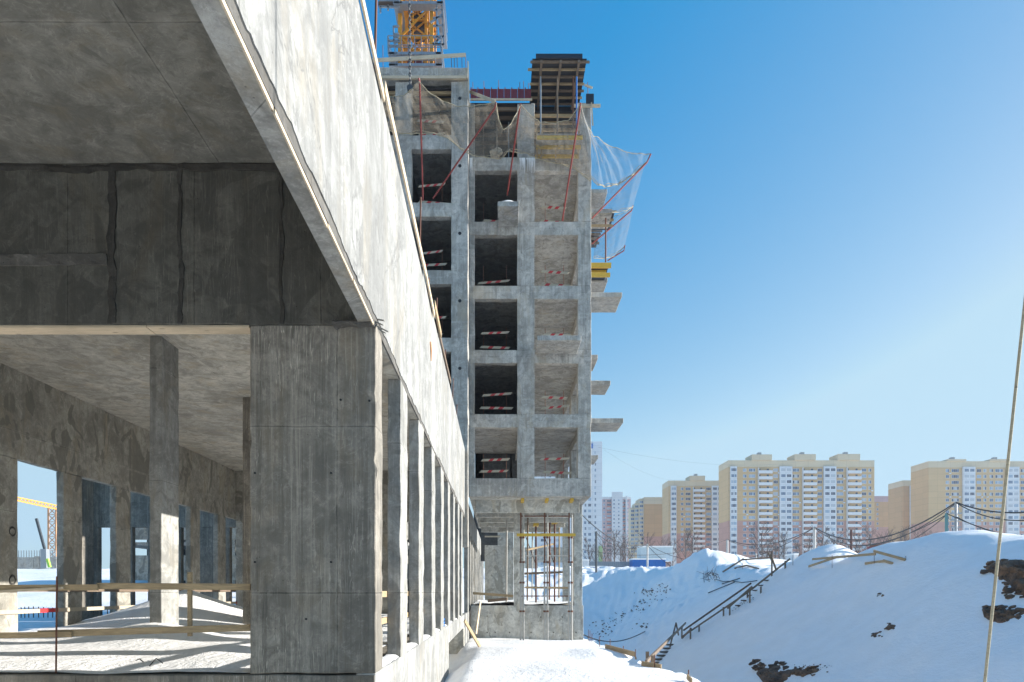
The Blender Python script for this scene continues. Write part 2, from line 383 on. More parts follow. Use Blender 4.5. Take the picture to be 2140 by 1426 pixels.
# ------------------------------------------------------------------ near building
A = 1.5; FL = -1.0; LZ = 3.27; CZ = 5.24; TZ = 6.3; PER = 2.46
nb = empty('concrete_building', (-6, 8.4, FL), 'long raw concrete building in the left foreground, sunlit side wall over thin fins', 'building')
rbox('floor_slab', -11.6, -1.515, 8.36, 30, -1.35, FL-.02, M['pillar'], nb, .6)
rbox('corner_pillar', X(522, 8.36), -A, 8.36, 8.81, FL, LZ, M['pillar'], nb, .12, .005, .014)
k = 0
Y0 = 10.50
while Y0 < 30:
    rbox('pillar', -A-.205+random.uniform(-.01,.01), -A+random.uniform(-.008,.008), Y0, Y0+.77, FL-.02, LZ, M['fin'], nb, .22, .007, .01); Y0 += PER
# upper side wall: core, and a rendered face 3 cm proud with a ragged foot
rbox('side_wall', -A-.2, -A-.035, -3, 30.3, LZ, TZ, M['inner'], nb, .5, .004, .008)
mb = MB(); n = 560; ya, yb = -3., 30.3; bot = []
for i in range(n+1):
    y = ya+(yb-ya)*i/n
    r = noise.noise(Vector((y*.9, 0, 1)))*.5+noise.noise(Vector((y*3.1, 5, 1)))*.4+noise.noise(Vector((y*11, 5, 1)))*.3
    seg = noise.noise(Vector((math.floor(y/1.9)*7.3, 2, 2)))
    bot.append(LZ+.015+max(0, .075+.10*r+.10*seg)*(1.0))
for i in range(n+1):
    y = ya+(yb-ya)*i/n; t = TZ+.03+noise.noise(Vector((y*2, 9, 1)))*.02
    j = noise.noise(Vector((y*1.3, 3, 3)))*.004
    mb.v += [(-A-.036, y, bot[i]), (-A+j, y, bot[i]), (-A+j, y, bot[i]+1.2), (-A+j*.5, y, t), (-A-.036, y, t)]
for i in range(n):
    a = i*5; b = a+5
    for q in range(4): mb.f.append((a+q, a+q+1, b+q+1, b+q)); mb.m.append(0)
o_ = mb.build('render_coat', M['facade'], nb)
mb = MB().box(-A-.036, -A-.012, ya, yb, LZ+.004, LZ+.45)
mb.build('raw_edge_shade', M['raw_and_shade'], nb)  # raw band under the coat, recess shade painted into its dark colour
# plank shuttering left under the wall foot
mb = MB().box(-A-.198, -A-.03, -3, 8.30, LZ-.012, LZ-.001); mb.build('shutter_strip', M['fin'], nb)
mb = MB()
y = -3
while y < 8.2:
    L = random.uniform(1.0, 2.2); z = LZ-.016-random.uniform(0, .012)
    mb.bar((-A-.018, y, z), (-A-.022, min(8.28, y+L-.02), z+random.uniform(-.01,.01)), .014, .035); y += L
mb.build('edge_batten', M['wood_light'], nb)
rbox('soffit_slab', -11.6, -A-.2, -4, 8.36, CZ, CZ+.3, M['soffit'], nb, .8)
rbox('soffit_slab', -11.6, -A-.2, 8.62, 30, CZ, CZ+.3, M['soffit_lit'], nb, .8)
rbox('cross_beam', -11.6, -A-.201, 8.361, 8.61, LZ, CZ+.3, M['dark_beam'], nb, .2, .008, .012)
mb = MB(); x = -11.5
while x < X(522, 8.4):
    L = random.uniform(1.8, 3.0); mb.box(x, min(X(522, 8.4), x+L-.01), 8.37, 8.60, LZ-.03+random.uniform(-.006,.004), LZ-.004); x += L
mb.build('warm_light_strip', M['wood_light'], nb)  # pale strip colours in warm light on the beam's underside
for (px, wd) in ((234,17),(377,9),(588,8)):
    rbox('joint_ridge', X(px-wd/2,8.36), X(px+wd/2,8.36), 8.345, 8.37, LZ+.01, CZ-.01, M['raw_dark'], nb, .04, .014, .004)
rbox('joint_ridge', -11.4, X(598,8.36), 8.335, 8.37, CZ-.09, CZ-.01, M['raw_dark'], nb, .05, .02, .004)
rbox('joint_ridge', -11.4, X(226,8.36), 8.34, 8.37, Z(556,8.36), Z(532,8.36), M['raw_and_shade'], nb, .06, .014, .004)
for (px, py) in ((533,989),(692,989),(533,1175),(692,1175),(640,1294),(690,1430),(712,836),(772,838)):
    c = P(px, py, 8.36); MB().tube([(c.x, 8.350, c.z), (c.x, 8.40, c.z)], .014, 10).build('tie_hole', M['cable'], nb)
# ledge blob where pillar meets beam
rbox('mortar_lip', X(700, 8.3), X(784, 8.3), 8.22, 8.40, LZ-.03, LZ+.035, M['raw_and_shade'], nb, .05, .03, .012)
rbox('column', -7.16, -6.91, 14.0, 14.76, FL-.02, CZ, M['fin'], nb, .2, .006, .012)
rbox('column', -6.90, -6.62, 18.4, 19.15, FL-.02, CZ, M['pillar'], nb, .2, .006, .012)
rbox('column', -6.90, -6.62, 24.4, 25.15, FL-.02, CZ, M['pillar'], nb, .3)
# plinth
rbox('plinth', -1.75, -A-.003, 8.37, 20.6, -3.2, FL, M['facade'], nb, .3, .006, .012)
rbox('plinth', -1.75, -A-.003, 20.602, 30.3, -1.55, FL, M['facade'], nb, .3)
rbox('plinth', -2.9, -A-.004, 29.6, 30.3, -3.2, -1.552, M['podium'], nb, .3)
rbox('plinth', -3.0, -2.7, 20.6, 29.6, -3.2, -1.552, M['podium'], nb, .5)
rbox('plinth', -11.6, -1.76, 8.37, 8.7, -3.2, -1.352, M['pillar'], nb, .4)
# left wall with tall openings
LX = -11.4
rbox('back_wall', LX-.2, LX, -4, 30, LZ-.12, CZ, M['inner'], nb, .5, .008)
yy = [(-4, 10.3), (12.9, 16.2)] + [(17.9+PER*i, 17.9+PER*i+.8) for i in range(5)]
for a, b in yy: rbox('back_pillar', LX-.2, LX, a, b, FL-.02, LZ-.125, M['inner'], nb, .3, .008, .015)
box('back_sill', LX-.2, LX, -4, 30, -1.35, FL-.03, M['pillar'], nb)
rbox('end_wall', LX, -A-.2, 29.6, 29.9, LZ-.25, CZ, M['inner'], nb, .4)
for a, b in ((LX, -9.4), (-7.7, -6.9), (-5.2, -4.4), (-2.6, -1.72)): rbox('end_wall', a, b, 29.6, 29.9, FL-.02, LZ-.255, M['inner'], nb, .4)
# drilled rings and chalk marks on the near back pillar (children of the building)
mb = MB()
for (px, py) in ((8,1112),(16,1110),(25,1112),(4,1212),(14,1211),(24,1214)):
    c = P(px, py, 16); pts = [(LX+.012, c.y+math.cos(t)*.10, c.z+math.sin(t)*.10) for t in [i*math.pi/6 for i in range(13)]]
    mb.tube(pts, .009, 4)
mb.build('ring_mark', M['raw_and_shade'], nb)

# snow lying on the floor
nxs = axis([(LX-.1, -1.72, .16)]); nys = axis([(8.45, 29.6, .2)])
def FS(x, y):
    z = FL+.05+fb(x, y, .4)*.05
    z += 1.02*max(0, 1-math.hypot((x+9.2)/3.6, (y-20.2)/3.0))**1.25
    z += .42*math.exp(-((x+6.9)/1.1)**2-((y-13.6)/.8)**2)*.8
    z += .25*math.exp(-((x+4.4)/.5)**2-((y-11)/.8)**2)*.4
    z += .12*math.exp(-((x+1.8)/.4)**2)
    z -= .06*ss(9.3, 8.5, y)
    return z
vv = [(x, y, FS(x, y)) for y in nys for x in nxs]; n1 = len(nxs)
ff = [(j*n1+i, j*n1+i+1, (j+1)*n1+i+1, (j+1)*n1+i) for j in range(len(nys)-1) for i in range(n1-1)]
me = bpy.data.meshes.new('drifted_snow'); me.from_pydata(vv, [], ff); me.materials.append(M['snow']); me.polygons.foreach_set('use_smooth', [True]*len(ff))
tag(link('drifted_snow', me), 'snow blown in over the floor of the left building, heaped beside the column', None, None, 'stuff')
# snow on the outer sill and plinth ledge
mb = MB()

for k, (px, py, dx_, dz_) in enumerate(((312,1393,.13,.10),(300,1391,-.16,.04))):
    y_ = 9.0+.4*k; x_ = X(px, y_)
    tag(MB().tube([(x_, y_, FS(x_, y_)), (x_+dx_*.5, y_+.05, FS(x_, y_)+dz_), (x_+dx_, y_+.1, FS(x_, y_)+dz_*.3)], .008, 5).build('wire_offcut', M['cable']), ['bent black wire offcut poking from the floor snow behind the lower rail','second black wire offcut, slightly left of and behind the first'][k], 'wire')
# front timber rail of the left bay
rl = empty('timber_guard_rail', (-4.5, 8.45, FL), 'brown two-board timber guard rail across the open bay left of the corner pillar', 'railing')
ye = 8.50
def pb(name, a, b, y, w, h, m, par):
    p = P(a[0], a[1], y); q = P(b[0], b[1], y); return MB().bar(p, q, w, h).build(name, m, par)
pb('board', (-60,1229), (205,1228), ye, .03, .075, M['wood'], rl)
pb('board', (203,1225), (523,1227), ye+.035, .03, .08, M['wood'], rl)
pb('board', (-60,1329), (150,1326), ye, .03, .07, M['wood'], rl)
pb('board', (80,1325), (523,1312), ye+.035, .03, .085, M['wood'], rl)
pb('board', (-60,1240), (133,1229), ye-.035, .02, .03, M['wood_light'], rl)
pb('post', (397,1196), (397,1330), ye+.08, .045, .05, M['wood'], rl)
MB().tube([P(119,1205,ye-.06), P(117,1407,ye-.06)], .012, 6).build('rebar_post', M['rebar'], rl)
# rails at the back wall
rl = empty('striped_back_rail', (LX+.1, 19, FL), 'striped red and white boards nailed low across the tall back openings', 'railing')
mb = MB()
y = 12.
i = 0
while y < 29.5:
    L = .7; mb.mi = 1 if i % 9 in (7, 8) and i % 2 else 0; mb.box(LX+.02, LX+.05, y, y+L-.001, -.52, -.42); y += L; i += 1
mb.build('board', [M['whiteboard'], M['redboard']], rl)
MB().box(LX+.02, LX+.05, 12, 29.5, .0, .10).build('board', M['wood_grey'], rl)
# rails in the side openings
for i in range(8):
    y0 = (8.82 if i == 0 else 11.28+PER*(i-1)); y1 = 10.49+PER*i
    t = empty('side_opening_rail', (-A-.24, y0, FL), 'weathered boards nailed across the %s side opening from the corner pillar' % ['first', 'second', 'third', 'fourth', 'fifth', 'sixth', 'seventh', 'eighth'][i], 'railing', 'boards across the side openings')
    for zz in (-.08, -.48):
        MB().box(-A-.25, -A-.215, y0-.3, y1+.3, zz, zz+.09).build('board', M['wood'], t)
# snow on sills between fins
sn = MB()
for i in range(8):
    y0 = (8.82 if i == 0 else 11.28+PER*(i-1)); y1 = 10.49+PER*i
    pts = []
    for j in range(13):
        y = y0+(y1-y0)*j/12
        for q, xx in enumerate((-1.72, -1.66, -1.58, -1.53)):
            sn.v.append((xx, y, FL+(.035, .04, .03, .0)[q]+noise.noise(Vector((y*4, xx*9, 0)))*.015))
    b = len(sn.v)-52
    for j in range(12):
        for q in range(3): sn.f.append((b+j*4+q, b+j*4+q+1, b+j*4+4+q+1, b+j*4+4+q)); sn.m.append(0)
tag(sn.build('sill_snow', M['snow'], None, True), 'thin strips of snow on the sill between the fins', None, None, 'stuff')

# planks and rebars standing along the top of the side wall
pk = [((742,-30),(803,215),27.),((770,60),(883,525),26.)]
def plank(a, b, w, h, m, label, cat='plank', group=None, name='timber_plank'):
    o = MB().bar(a, b, w, h).build(name, m); 
    if hasattr(m, 'name'): tag(o, label, cat, group)
    return o
def topedge(px): # depth at which the wall top meets a pixel column
    return F*A/(CX-px)
def tp(px, dz=0, dx=0): 
    y = topedge(px); return Vector((-A+dx, y, TZ+dz))
plank(tp(738,.10,.03), tp(797,.02,.03), .025, .12, M['wood_light'], 'long pale plank leaning along the wall top, nearest the camera')
plank(tp(795,.12,.05), tp(884,.03,.05), .03, .14, M['wood_light'], 'second long pale plank along the wall top, past the rusty bar')
plank(tp(882,.12,.04), tp(904,-.02,.04), .03, .12, M['wood_light'], 'short pale plank meeting the broken end on the wall top')
plank(tp(903,.2,.05), tp(917,.15,.05), .04, .16, M['wood'], 'thin brown batten standing on the far part of the wall top')
plank(tp(915,.12,.02), tp(940,.15,.02), .04, .10, M['wood_grey'], 'farthest dark batten along the wall top')
for i, (px, hh) in enumerate(((786,1.1),(879,1.35),(896,.5),(913,.9),(931,.6),(947,.8),(955,.5))):
    a = tp(px, -.05, -.02); o = MB().tube([a, a+Vector((.02, .02, hh))], .016, 6).build('rebar_stub', M['rebar'])
    tag(o, 'rusty reinforcement bar sticking up from the wall top, %s' % ['nearest the camera','second from the camera and the tallest','third from the camera','fourth from the camera','fifth from the camera','sixth from the camera','farthest from the camera'][i], 'rebar', 'bars along the wall top')
# torn plaster and foam on the facade
for i, (px, py, l) in enumerate(((1,1,1),)):
    pass
tag(MB().tube([(-A+.005, 14.9, 5.45), (-A+.02, 15.0, 5.3), (-A+.005, 15.1, 5.1)], .03, 6, .012).build('foam_patch', M['foam']), 'orange foam oozing from a hole in the sunlit side wall', 'foam')

# broken strip sticking out at the pillar head
mb = MB()
for d in range(5):
    a = P(788+random.uniform(-4,4), 668+d*5, 8.35); mb.bar(a, a+Vector((random.uniform(.05,.16), -.02, random.uniform(-.14,-.02))), .03, .012)
tag(mb.build('broken_shuttering', M['fin']), 'splintered shuttering strips hanging at the corner pillar head', 'debris')

# ------------------------------------------------------------------ tower
LV = [5.3+3*i for i in range(7)]     # beam tops
YR = 31.9; YL = 30.35
tw = empty('unfinished_tower', (1.4, 32, 4.4), 'raw concrete tower frame under construction, open storeys above a bare stilted base', 'building')
T = M['tower']
xl, xr = -1.43, 4.33
c_l = (X(978,YR), X(992,YR)); c_m = (X(1081,YR), X(1117,YR)); c_r = (X(1208,YR), xr)
for i, L in enumerate(LV):
    hb = .85 if i == 0 else .62
    if i < 6:
        # front beam in two pours, side beams, slab
        rbox('beam', xl+.02, c_m[0]-.02, YR, YR+.35, L-hb, L, T, tw, .5, .01, .015)
        rbox('beam', c_m[0]-.018, xr, YR+.004, YR+.35, L-hb-.004, L-.004, T, tw, .5, .01, .015)
        rbox('beam', xr-.35, xr-.004, YR+.36, YR+16, L-hb+.01, L-.002, T, tw, .8)
        rbox('beam', c_m[0]+.1, c_m[1]-.1, YR+.36, YR+13, L-hb+.01, L-.003, M['tower_in'], tw, 1.)
        box('slab', xl+.05, xr-.36, YR+.352, YR+16, L-.22, L-.001, M['tower_in'], tw)
    if i < 6:
        zt = LV[i+1]-.62 if i < 5 else 22.85
        rbox('column', c_l[0], c_l[1], YR+.01, YR+.34, L, zt, T, tw, .4, .01)
        rbox('column', c_m[0], c_m[1], YR+.012, YR+.36, L, zt, T, tw, .4, .01)
        rbox('column', c_r[0], c_r[1]-.005, YR+.008, YR+.6, L, zt, T, tw, .4, .01)
        for yk in (5.2, 10.4): rbox('column', xr-.4, xr-.01, YR+yk, YR+yk+.9, L, zt, T, tw, .6)
        # inner walls: left bay closed, right bay open to the sun
        if i > 0:
            box('inner_wall', c_m[0]+.25, c_m[0]+.43, YR+.37, YR+9, L, zt-.0, M['tower_in'], tw)
            box('inner_wall', xl+.06, c_m[0]+.24, YR+6.2, YR+6.4, L, zt+.38, M['tower_shade'], tw)
            box('inner_wall', xl-.14, xl+.05, YR+.35, YR+6.4, L, zt+.38, M['tower_shade'], tw)
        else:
            box('inner_wall', xl+.06, xl+.5, YR+8, YR+8.2, L, zt+.38, M['tower_shade'], tw)
            box('inner_wall', c_m[0]-.2, c_m[0]+.2, YR+8, YR+8.2, L, zt+.38, M['tower_shade'], tw)
            box('inner_wall', xl+.06, c_m[0]-.1, YR+8, YR+8.2, L+1.2, zt+.38, M['tower_shade'], tw)
# soffit joists below the first storey and the stilts
for k, y in enumerate((33.2, 35.2, 37.8, 40.5, 44)):
    rbox('joist', xl+.3, xr-.4, y, y+.3, 3.85, 4.47, M['podium'], tw, .8)
box('soffit', xl+.05, xr-.36, YR+.352, YR+16, 4.452, 4.55, M['podium'], tw)
rbox('stilt', X(1199,35.1), X(1217,35.1), 35.1, 35.6, -.7, 4.45, M['podium'], tw, .4)
rbox('stilt', X(1074,35.1), X(1096,35.1), 35.1, 35.6, -.7, 4.45, M['podium'], tw, .4)
rbox('stilt', X(1177,42), X(1190,42), 42, 42.5, -.7, 4.45, M['podium'], tw, .4)
rbox('podium_wall', -1.42, 4.36, 35.1, 35.45, -5, -.7, M['podium'], tw, .5, .008)
for (px, py) in ((1018,1322),(1035,1322),(1065,1322),(1110,1322),(1157,1322),(1204,1322),(1130,1290),(1175,1290),(1018,1288)):
    c = P(px, py, 35.08); MB().tube([(c.x, 35.07, c.z), (c.x, 35.2, c.z)], .035, 8).build('tie_hole', M['raw_and_shade'], tw)
rbox('podium_floor', -1.42, 4.34, 35.46, 56, -1.0, -.72, M['podium'], tw, 2)
rbox('rear_wall', X(1013,54), X(1073,54), 54, 54.4, -.72, Z(1140,54), M['podium'], tw, .8)
box('rear_wall', X(990,58), X(1042,58), 58, 58.4, 2.6, 8, M['tower_shade'], tw)  # dark sheet painted in for the shade of an opening
MB().box(X(1013,54), X(1046,54), 53.9, 53.95, 4.3, 4.42).build('rear_board', M['whiteboard'], tw)
box('rear_wall', X(1073,60), X(1180,60), 60, 60.4, 2.6, 3.9, M['podium'], tw)
box('rear_wall', X(1097,60), X(1124,60), 60, 60.4, Z(1188,60), 2.59, M['podium'], tw)
rbox('rear_wall', X(1040,54.6), X(1073,54.6), 54.5, 54.9, -.72, 8, M['podium'], tw, .8)
for k in range(16):   # far run of fins under the tower
    y = 31.0+PER*k; 
    if k: rbox('fin', -A-.2, -A, y, y+.75, FL, 3.1, M['fin'], tw, .6, .006)
rbox('fin_beam', -A-.2, -A, 31, 71, 3.1, 4.42, M['facade'], tw, 1.2)
rbox('fin_beam', -A-.2, -A, 31, 71, -3, FL, M['facade'], tw, 1.2)
# balcony stubs: front
def balcony(x0, x1, y0, y1, L, m=None, snow=True, heap=0.):
    o = rbox('balcony_slab', x0, x1, y0, y1, L-.22, L, m or M['tower'], tw, .4, .006, .012)
    if snow:
        mb = MB(); nn = 8; mm = 6
        for j in range(mm+1):
            for i in range(nn+1):
                u, v = i/nn, j/mm; e = min(u, 1-u, v+.2, 1-v)*2
                mb.v.append((x0+.03+(x1-x0-.06)*u, y0+.03+(y1-y0-.06)*v, L+.003+(.10*min(1, e*2.5)+.07*noise.noise(Vector((u*3+L, v*3, x0))))*(1 if 0 < i < nn and j > 0 else .0)+heap*max(0, math.sin(u*math.pi)*math.sin(min(1, v*1.4)*math.pi/2))))
        for j in range(mm):
            for i in range(nn): mb.f.append((j*(nn+1)+i, j*(nn+1)+i+1, (j+1)*(nn+1)+i+1, (j+1)*(nn+1)+i)); mb.m.append(0)
        s_ = mb.mesh('snow_cap', M['snow'], True); q = link('snow_cap', s_, o)
balcony(-.04, .90, 30.2, YR-.01, 17.27, M['tower_in'], True, .34)
balcony(X(1122.6,30.1), X(1214.6,30.1), 30.1, YR-.01, 11.3)
# side balconies
for (y0, y1, L, xe, sn_) in ((32.56,34.4,14.28,5.89,1),(32.5,34.3,11.29,4.72,0),(36.5,38.4,11.29,5.98,1),(32.67,34.5,8.3,5.97,0),(41.5,43.4,8.3,6.04,0),(37.6,39.6,17.3,6.0,1),(36.0,37.6,20.2,6.0,0),(39,41,23.0,6.2,0)):
    balcony(xr+.003, xe, y0, y1, L, None, bool(sn_))
# left wing of the tower
lx0, lx1 = -9.0, -1.36
cl = (X(943,YL), X(978,YL)-.0)
TL = [8.3+3*i for i in range(6)]
for i, L in enumerate(TL):
    if i < 5:
        rbox('beam', lx0, cl[0]+.001, YL+.01, YL+.35, L-.62, L, T, tw, .5, .01)
        rbox('beam', cl[0]+.003, lx1-.01, YL+.003, YL+1.9, L-.62, L, T, tw, .5, .01)
        box('slab', lx0, lx1-.05, YL+.352, YL+8, L-.22, L-.005, M['tower_in'], tw)
    zt = L+3-.62
    if i < 5:
        rbox('column', cl[0], lx1, YL, YL+.5, L, zt, T, tw, .4, .01)
        rbox('column', X(826,YL), X(860,YL), YL+.004, YL+.5, L, zt, T, tw, .4, .01)
        box('inner_wall', lx0, lx1-.3, YL+5, YL+5.2, L, zt+.4, M['tower_shade'], tw)
        box('inner_wall', lx1-.25, lx1-.02, YL+.5, YL+5.2, L, zt+.4, M['tower_shade'], tw)
        box('inner_wall', X(838,YL), X(850,YL), YL+.5, YL+5, L, zt+.4, M['tower_shade'], tw)
        # core hole seen as a round dark spot in the column
        c = P(961, 632, YL); mbh = MB(); zc = L+2.25-.62
        mbh.tube([(c.x, YL-.012, zc), (c.x, YL+.1, zc)], .075, 12)
        mbh.build('cored_hole', M['cable'], tw)
rbox('roof_beam', lx0, lx1, YL, YL+.5, 22.85, 23.3, T, tw, .4, .01)
box('slab', lx0, lx1-.05, YL+.51, YL+8, 23.0, 23.25, M['tower_in'], tw)
rbox('column', cl[0]+.001, lx1+.0, YL+.003, YL+.5, 5.0, 7.68, T, tw, .4)
rbox('column', cl[0]+.001, lx1+.0, YL+.003, YL+.5, 2.0, 4.99, T, tw, .4)

# guard rails in the tower openings
ordn = ['first','second','third','fourth','fifth','sixth']
def rail(x0, x1, y, L, label, full=True, tilt=0.):
    t = empty('striped_rail', ((x0+x1)/2, y, L), label, 'safety rail', 'striped safety rails in the tower openings')
    for hh in (.38, .98):
        if hh > .5 and random.random() < .12: continue
        mb = MB(); n = 7; tl = random.uniform(-.13,.13)+tilt; hh += random.uniform(-.06,.06)
        xa = x0+random.uniform(0,.3); xb = x1-random.uniform(0,.35); ph_ = random.choice(((2,4),(1,4),(2,5),(2,4),(1,3,5)))
        for i in range(n):
            a, b = xa+(xb-xa)*i/n, xa+(xb-xa)*(i+1)/n; mb.mi = 1 if i in ph_ else 0
            za = L+hh+tl*(i/n); zb = L+hh+tl*((i+1)/n); b0 = len(mb.v)
            sl = .05 
            for (xx, zz) in ((a,za),(b,zb)):
                mb.v += [(xx-sl, y, zz), (xx+sl, y, zz+.11), (xx+sl, y+.03, zz+.11), (xx-sl, y+.03, zz)]
            for q in ((0,1,5,4),(1,2,6,5),(2,3,7,6),(3,0,4,7)): mb.f.append(tuple(b0+c for c in q)); mb.m.append(mb.mi)
            if i in (0, n-1):
                mb.f.append((b0,b0+3,b0+2,b0+1) if i == 0 else (b0+4,b0+5,b0+6,b0+7)); mb.m.append(mb.mi)
        mb.build('board', [M['whiteboard'], M['redboard']], t)
    for xx in (x0+.3, x1-.35): MB().tube([(xx, y+.05, L), (xx, y+.05, L+1.3)], .014, 5).build('rebar_post', M['rebar'], t)
for i in range(5):
    rail(c_l[1]+.1, c_m[0]-.15, YR+.7, LV[i], f'striped boards across the middle bay of the {ordn[i]} open storey of the tower')
    rail(c_m[1]+.25, c_r[0]-.25, YR+.7, LV[i], f'striped boards across the right bay of the {ordn[i]} open storey of the tower')
for i in (0, 1, 2, 3, 4):
    rail(X(865,YL), X(938,YL), YL+.6, TL[i], f'striped boards across the left wing opening of the tower, {ordn[i]} storey from the wall top')

# top formwork, right: joisted ply soffit with props
fw = empty('formwork_table', (2.5, 31.5, 20.3), 'black plywood formwork deck with pale joists on props, high on the tower corner', 'formwork')
x0, x1 = X(1111,31), X(1222,31)
box('plywood', x0, x1, 30.3, 33.2, 23.62, 23.66, M['ply'], fw)
box('plywood', x0+.15, x1-.2, 30.2, 30.26, 23.60, 23.80, M['ply'], fw)
for k in range(7):
    y = 30.35+.44*k; MB().box(x0-.05+random.uniform(-.15,.1), x1+.05+random.uniform(-.1,.15), y, y+.07, 23.53, 23.615).build('joist', M['wood'] if k % 2 else M['wood_grey'], fw)
for xx in (x0+.35, (x0+x1)/2, x1-.4):
    MB().box(xx, xx+.1, 30.2, 33.2, 23.42, 23.525).build('bearer', M['wood_grey'], fw)
for k, (px, m) in enumerate(((1130,'steel'),(1165,'wood_grey'),(1198,'rebar'),(1205,'blue'))):
    MB().tube([(X(px,30.9), 30.9, 20.3), (X(px,30.9), 30.9, 23.3)], .035, 8).build('prop', M[m], fw)
for k in range(5):
    y = 32.4+.5*k; MB().box(x0-.1, x1+.2, y, y+.09, 22.55, 22.68).build('joist', M['wood'], fw)
box('plywood', x0, xr, 32.3, 45, 22.70, 22.74, M['ply'], fw)
box('plywood', x0, x1-.1, 33.21, 33.26, 22.75, 23.62, M['ply'], fw)
box('plywood', X(1222,32), X(1238,32), 31.5, 31.56, Z(222,31.5), Z(196,31.5), M['ply'], fw)
MB().box(xr-.9, xr+.35, 31.35, 31.45, Z(224,31.4), Z(219,31.4)).build('edge_plank', M['wood_light'], fw)
MB().bar(P(1236,215,31.3), P(1239,262,31.3), .05, .08).build('edge_post', M['wood_light'], fw)
# deck at the balcony level 20.3 in front of the right bay
dk = empty('balcony_formwork', (2.8, 30.5, 20.3), 'stained plywood deck on yellow timbers below the netted top storey', 'formwork')
box('plywood', X(1122,30.2), X(1218,30.2), 30.2, 31.85, 20.22, 20.26, M['tower_in'], dk)
for k in range(3): MB().box(X(1122,30.2), X(1218,30.2), 30.25+.65*k, 30.35+.65*k, 20.08, 20.215).build('joist', M['ybeam'], dk)
for px in (1122, 1133, 1160, 1198, 1210):
    MB().bar(P(px,272,30.6), P(px+random.uniform(-2,2),330,31.3), .07, .12).build('prop', M['wood'], dk)
# maroon panel formwork
rf = empty('wall_formwork', (0, 31.8, 22.9), 'maroon ribbed steel formwork standing on the top edge of the tower', 'formwork')
for k in range(9):
    xa = X(983,YR)+k*(X(1110,YR)-X(983,YR))/9; xb = xa+(X(1110,YR)-X(983,YR))/9-.012
    q = box('panel', xa, xb, YR-.02, YR+.04, 22.98, 23.48, M['redform'], rf)
    MB().box(xa+.02, xa+.06, YR-.09, YR-.022, 22.98, 23.50).build('rib', M['redpole'], rf)
MB().box(X(983,YR), X(1112,YR), YR-.11, YR-.04, 22.90, 22.975).build('edge_plank', M['wood_light'], rf)
box('plywood', X(985,YR), X(1110,YR), YR, YR+13, 22.80, 22.84, M['ply'], rf)
for k in range(5): MB().box(X(990,YR), X(1105,YR), YR+.2+.6*k, YR+.3+.6*k, 22.64, 22.79).build('joist', M['wood_grey'], rf)
# same under left wing roof
lf = empty('roof_formwork', (-4, 30.6, 20.3), 'joisted formwork with steel props under the left wing roof of the tower', 'formwork')
for k in range(6): MB().box(-6, -2.1, YL+.6+.45*k, YL+.7+.45*k, 22.55, 22.69).build('joist', M['wood'], lf)
box('plywood', -6, -2.1, YL+.52, YL+4, 22.70, 22.74, M['ply'], lf)
for px in (813, 884, 918, 1010, 1038, 1063): 
    yq = YL+1.0 if px < 950 else YR+.9
    MB().tube([(X(px,yq), yq, 20.3), (X(px,yq), yq, 22.55)], .03, 6).build('prop', M['steel'] if px % 2 else M['wood_grey'], lf)
MB().box(X(790,YL), X(974,YL), YL-.14, YL-.02, 22.72, 22.84).build('edge_plank', M['wood_light'], lf)
# planks sloping over the roof edges
def pl(a, b, w, h, m, label, cat='plank', group=None): return plank(P(*a), P(*b), w, h, M[m], label, cat, group)
pl((775,127,30.2),(973,115,30.5),.04,.16,'wood_light','long pale guard plank above the left roof of the tower')
pl((978,130,30.2),(981,222,30.2),.05,.14,'wood_light','upright pale plank at the inner corner of the tower top')
pl((982,192,31.2),(1035,213,28.2),.05,.12,'wood_light','sloping pale plank running out to the net pole tip')
pl((1222,178,31),(1238,184,31),.05,.08,'wood_light','short loose board jutting from the formwork table')
mb_n = 0; sbn = {}
for (px, y0, y1, Yd) in ((800,95,141,31),(943,115,141,30.6),(949,113,141,30.6),(955,113,141,30.6),(965,113,141,30.6),(973,112,141,30.6),(988,172,190,32),(1011,170,190,32),(1042,168,190,32),(1086,172,190,32),(1094,170,190,32),(1104,174,190,32),(1228,172,196,32)):
    mb_n += 1
    o = MB().tube([P(px,y0,Yd), P(px+.6,y1,Yd)], .014, 5).build('starter_bar', M['rebar'])
    wh = 'above the left roof' if px < 980 else ('above the maroon formwork' if px < 1200 else 'beside the black formwork')
    sbn[wh] = sbn.get(wh, 0)+1
    od = ['first', 'second', 'third', 'fourth', 'fifth', 'sixth', 'seventh'][sbn[wh]-1]
    tag(o, f'rusty starter bar {wh} of the tower, {od} from the left', 'rebar', f'starter bars {wh}')

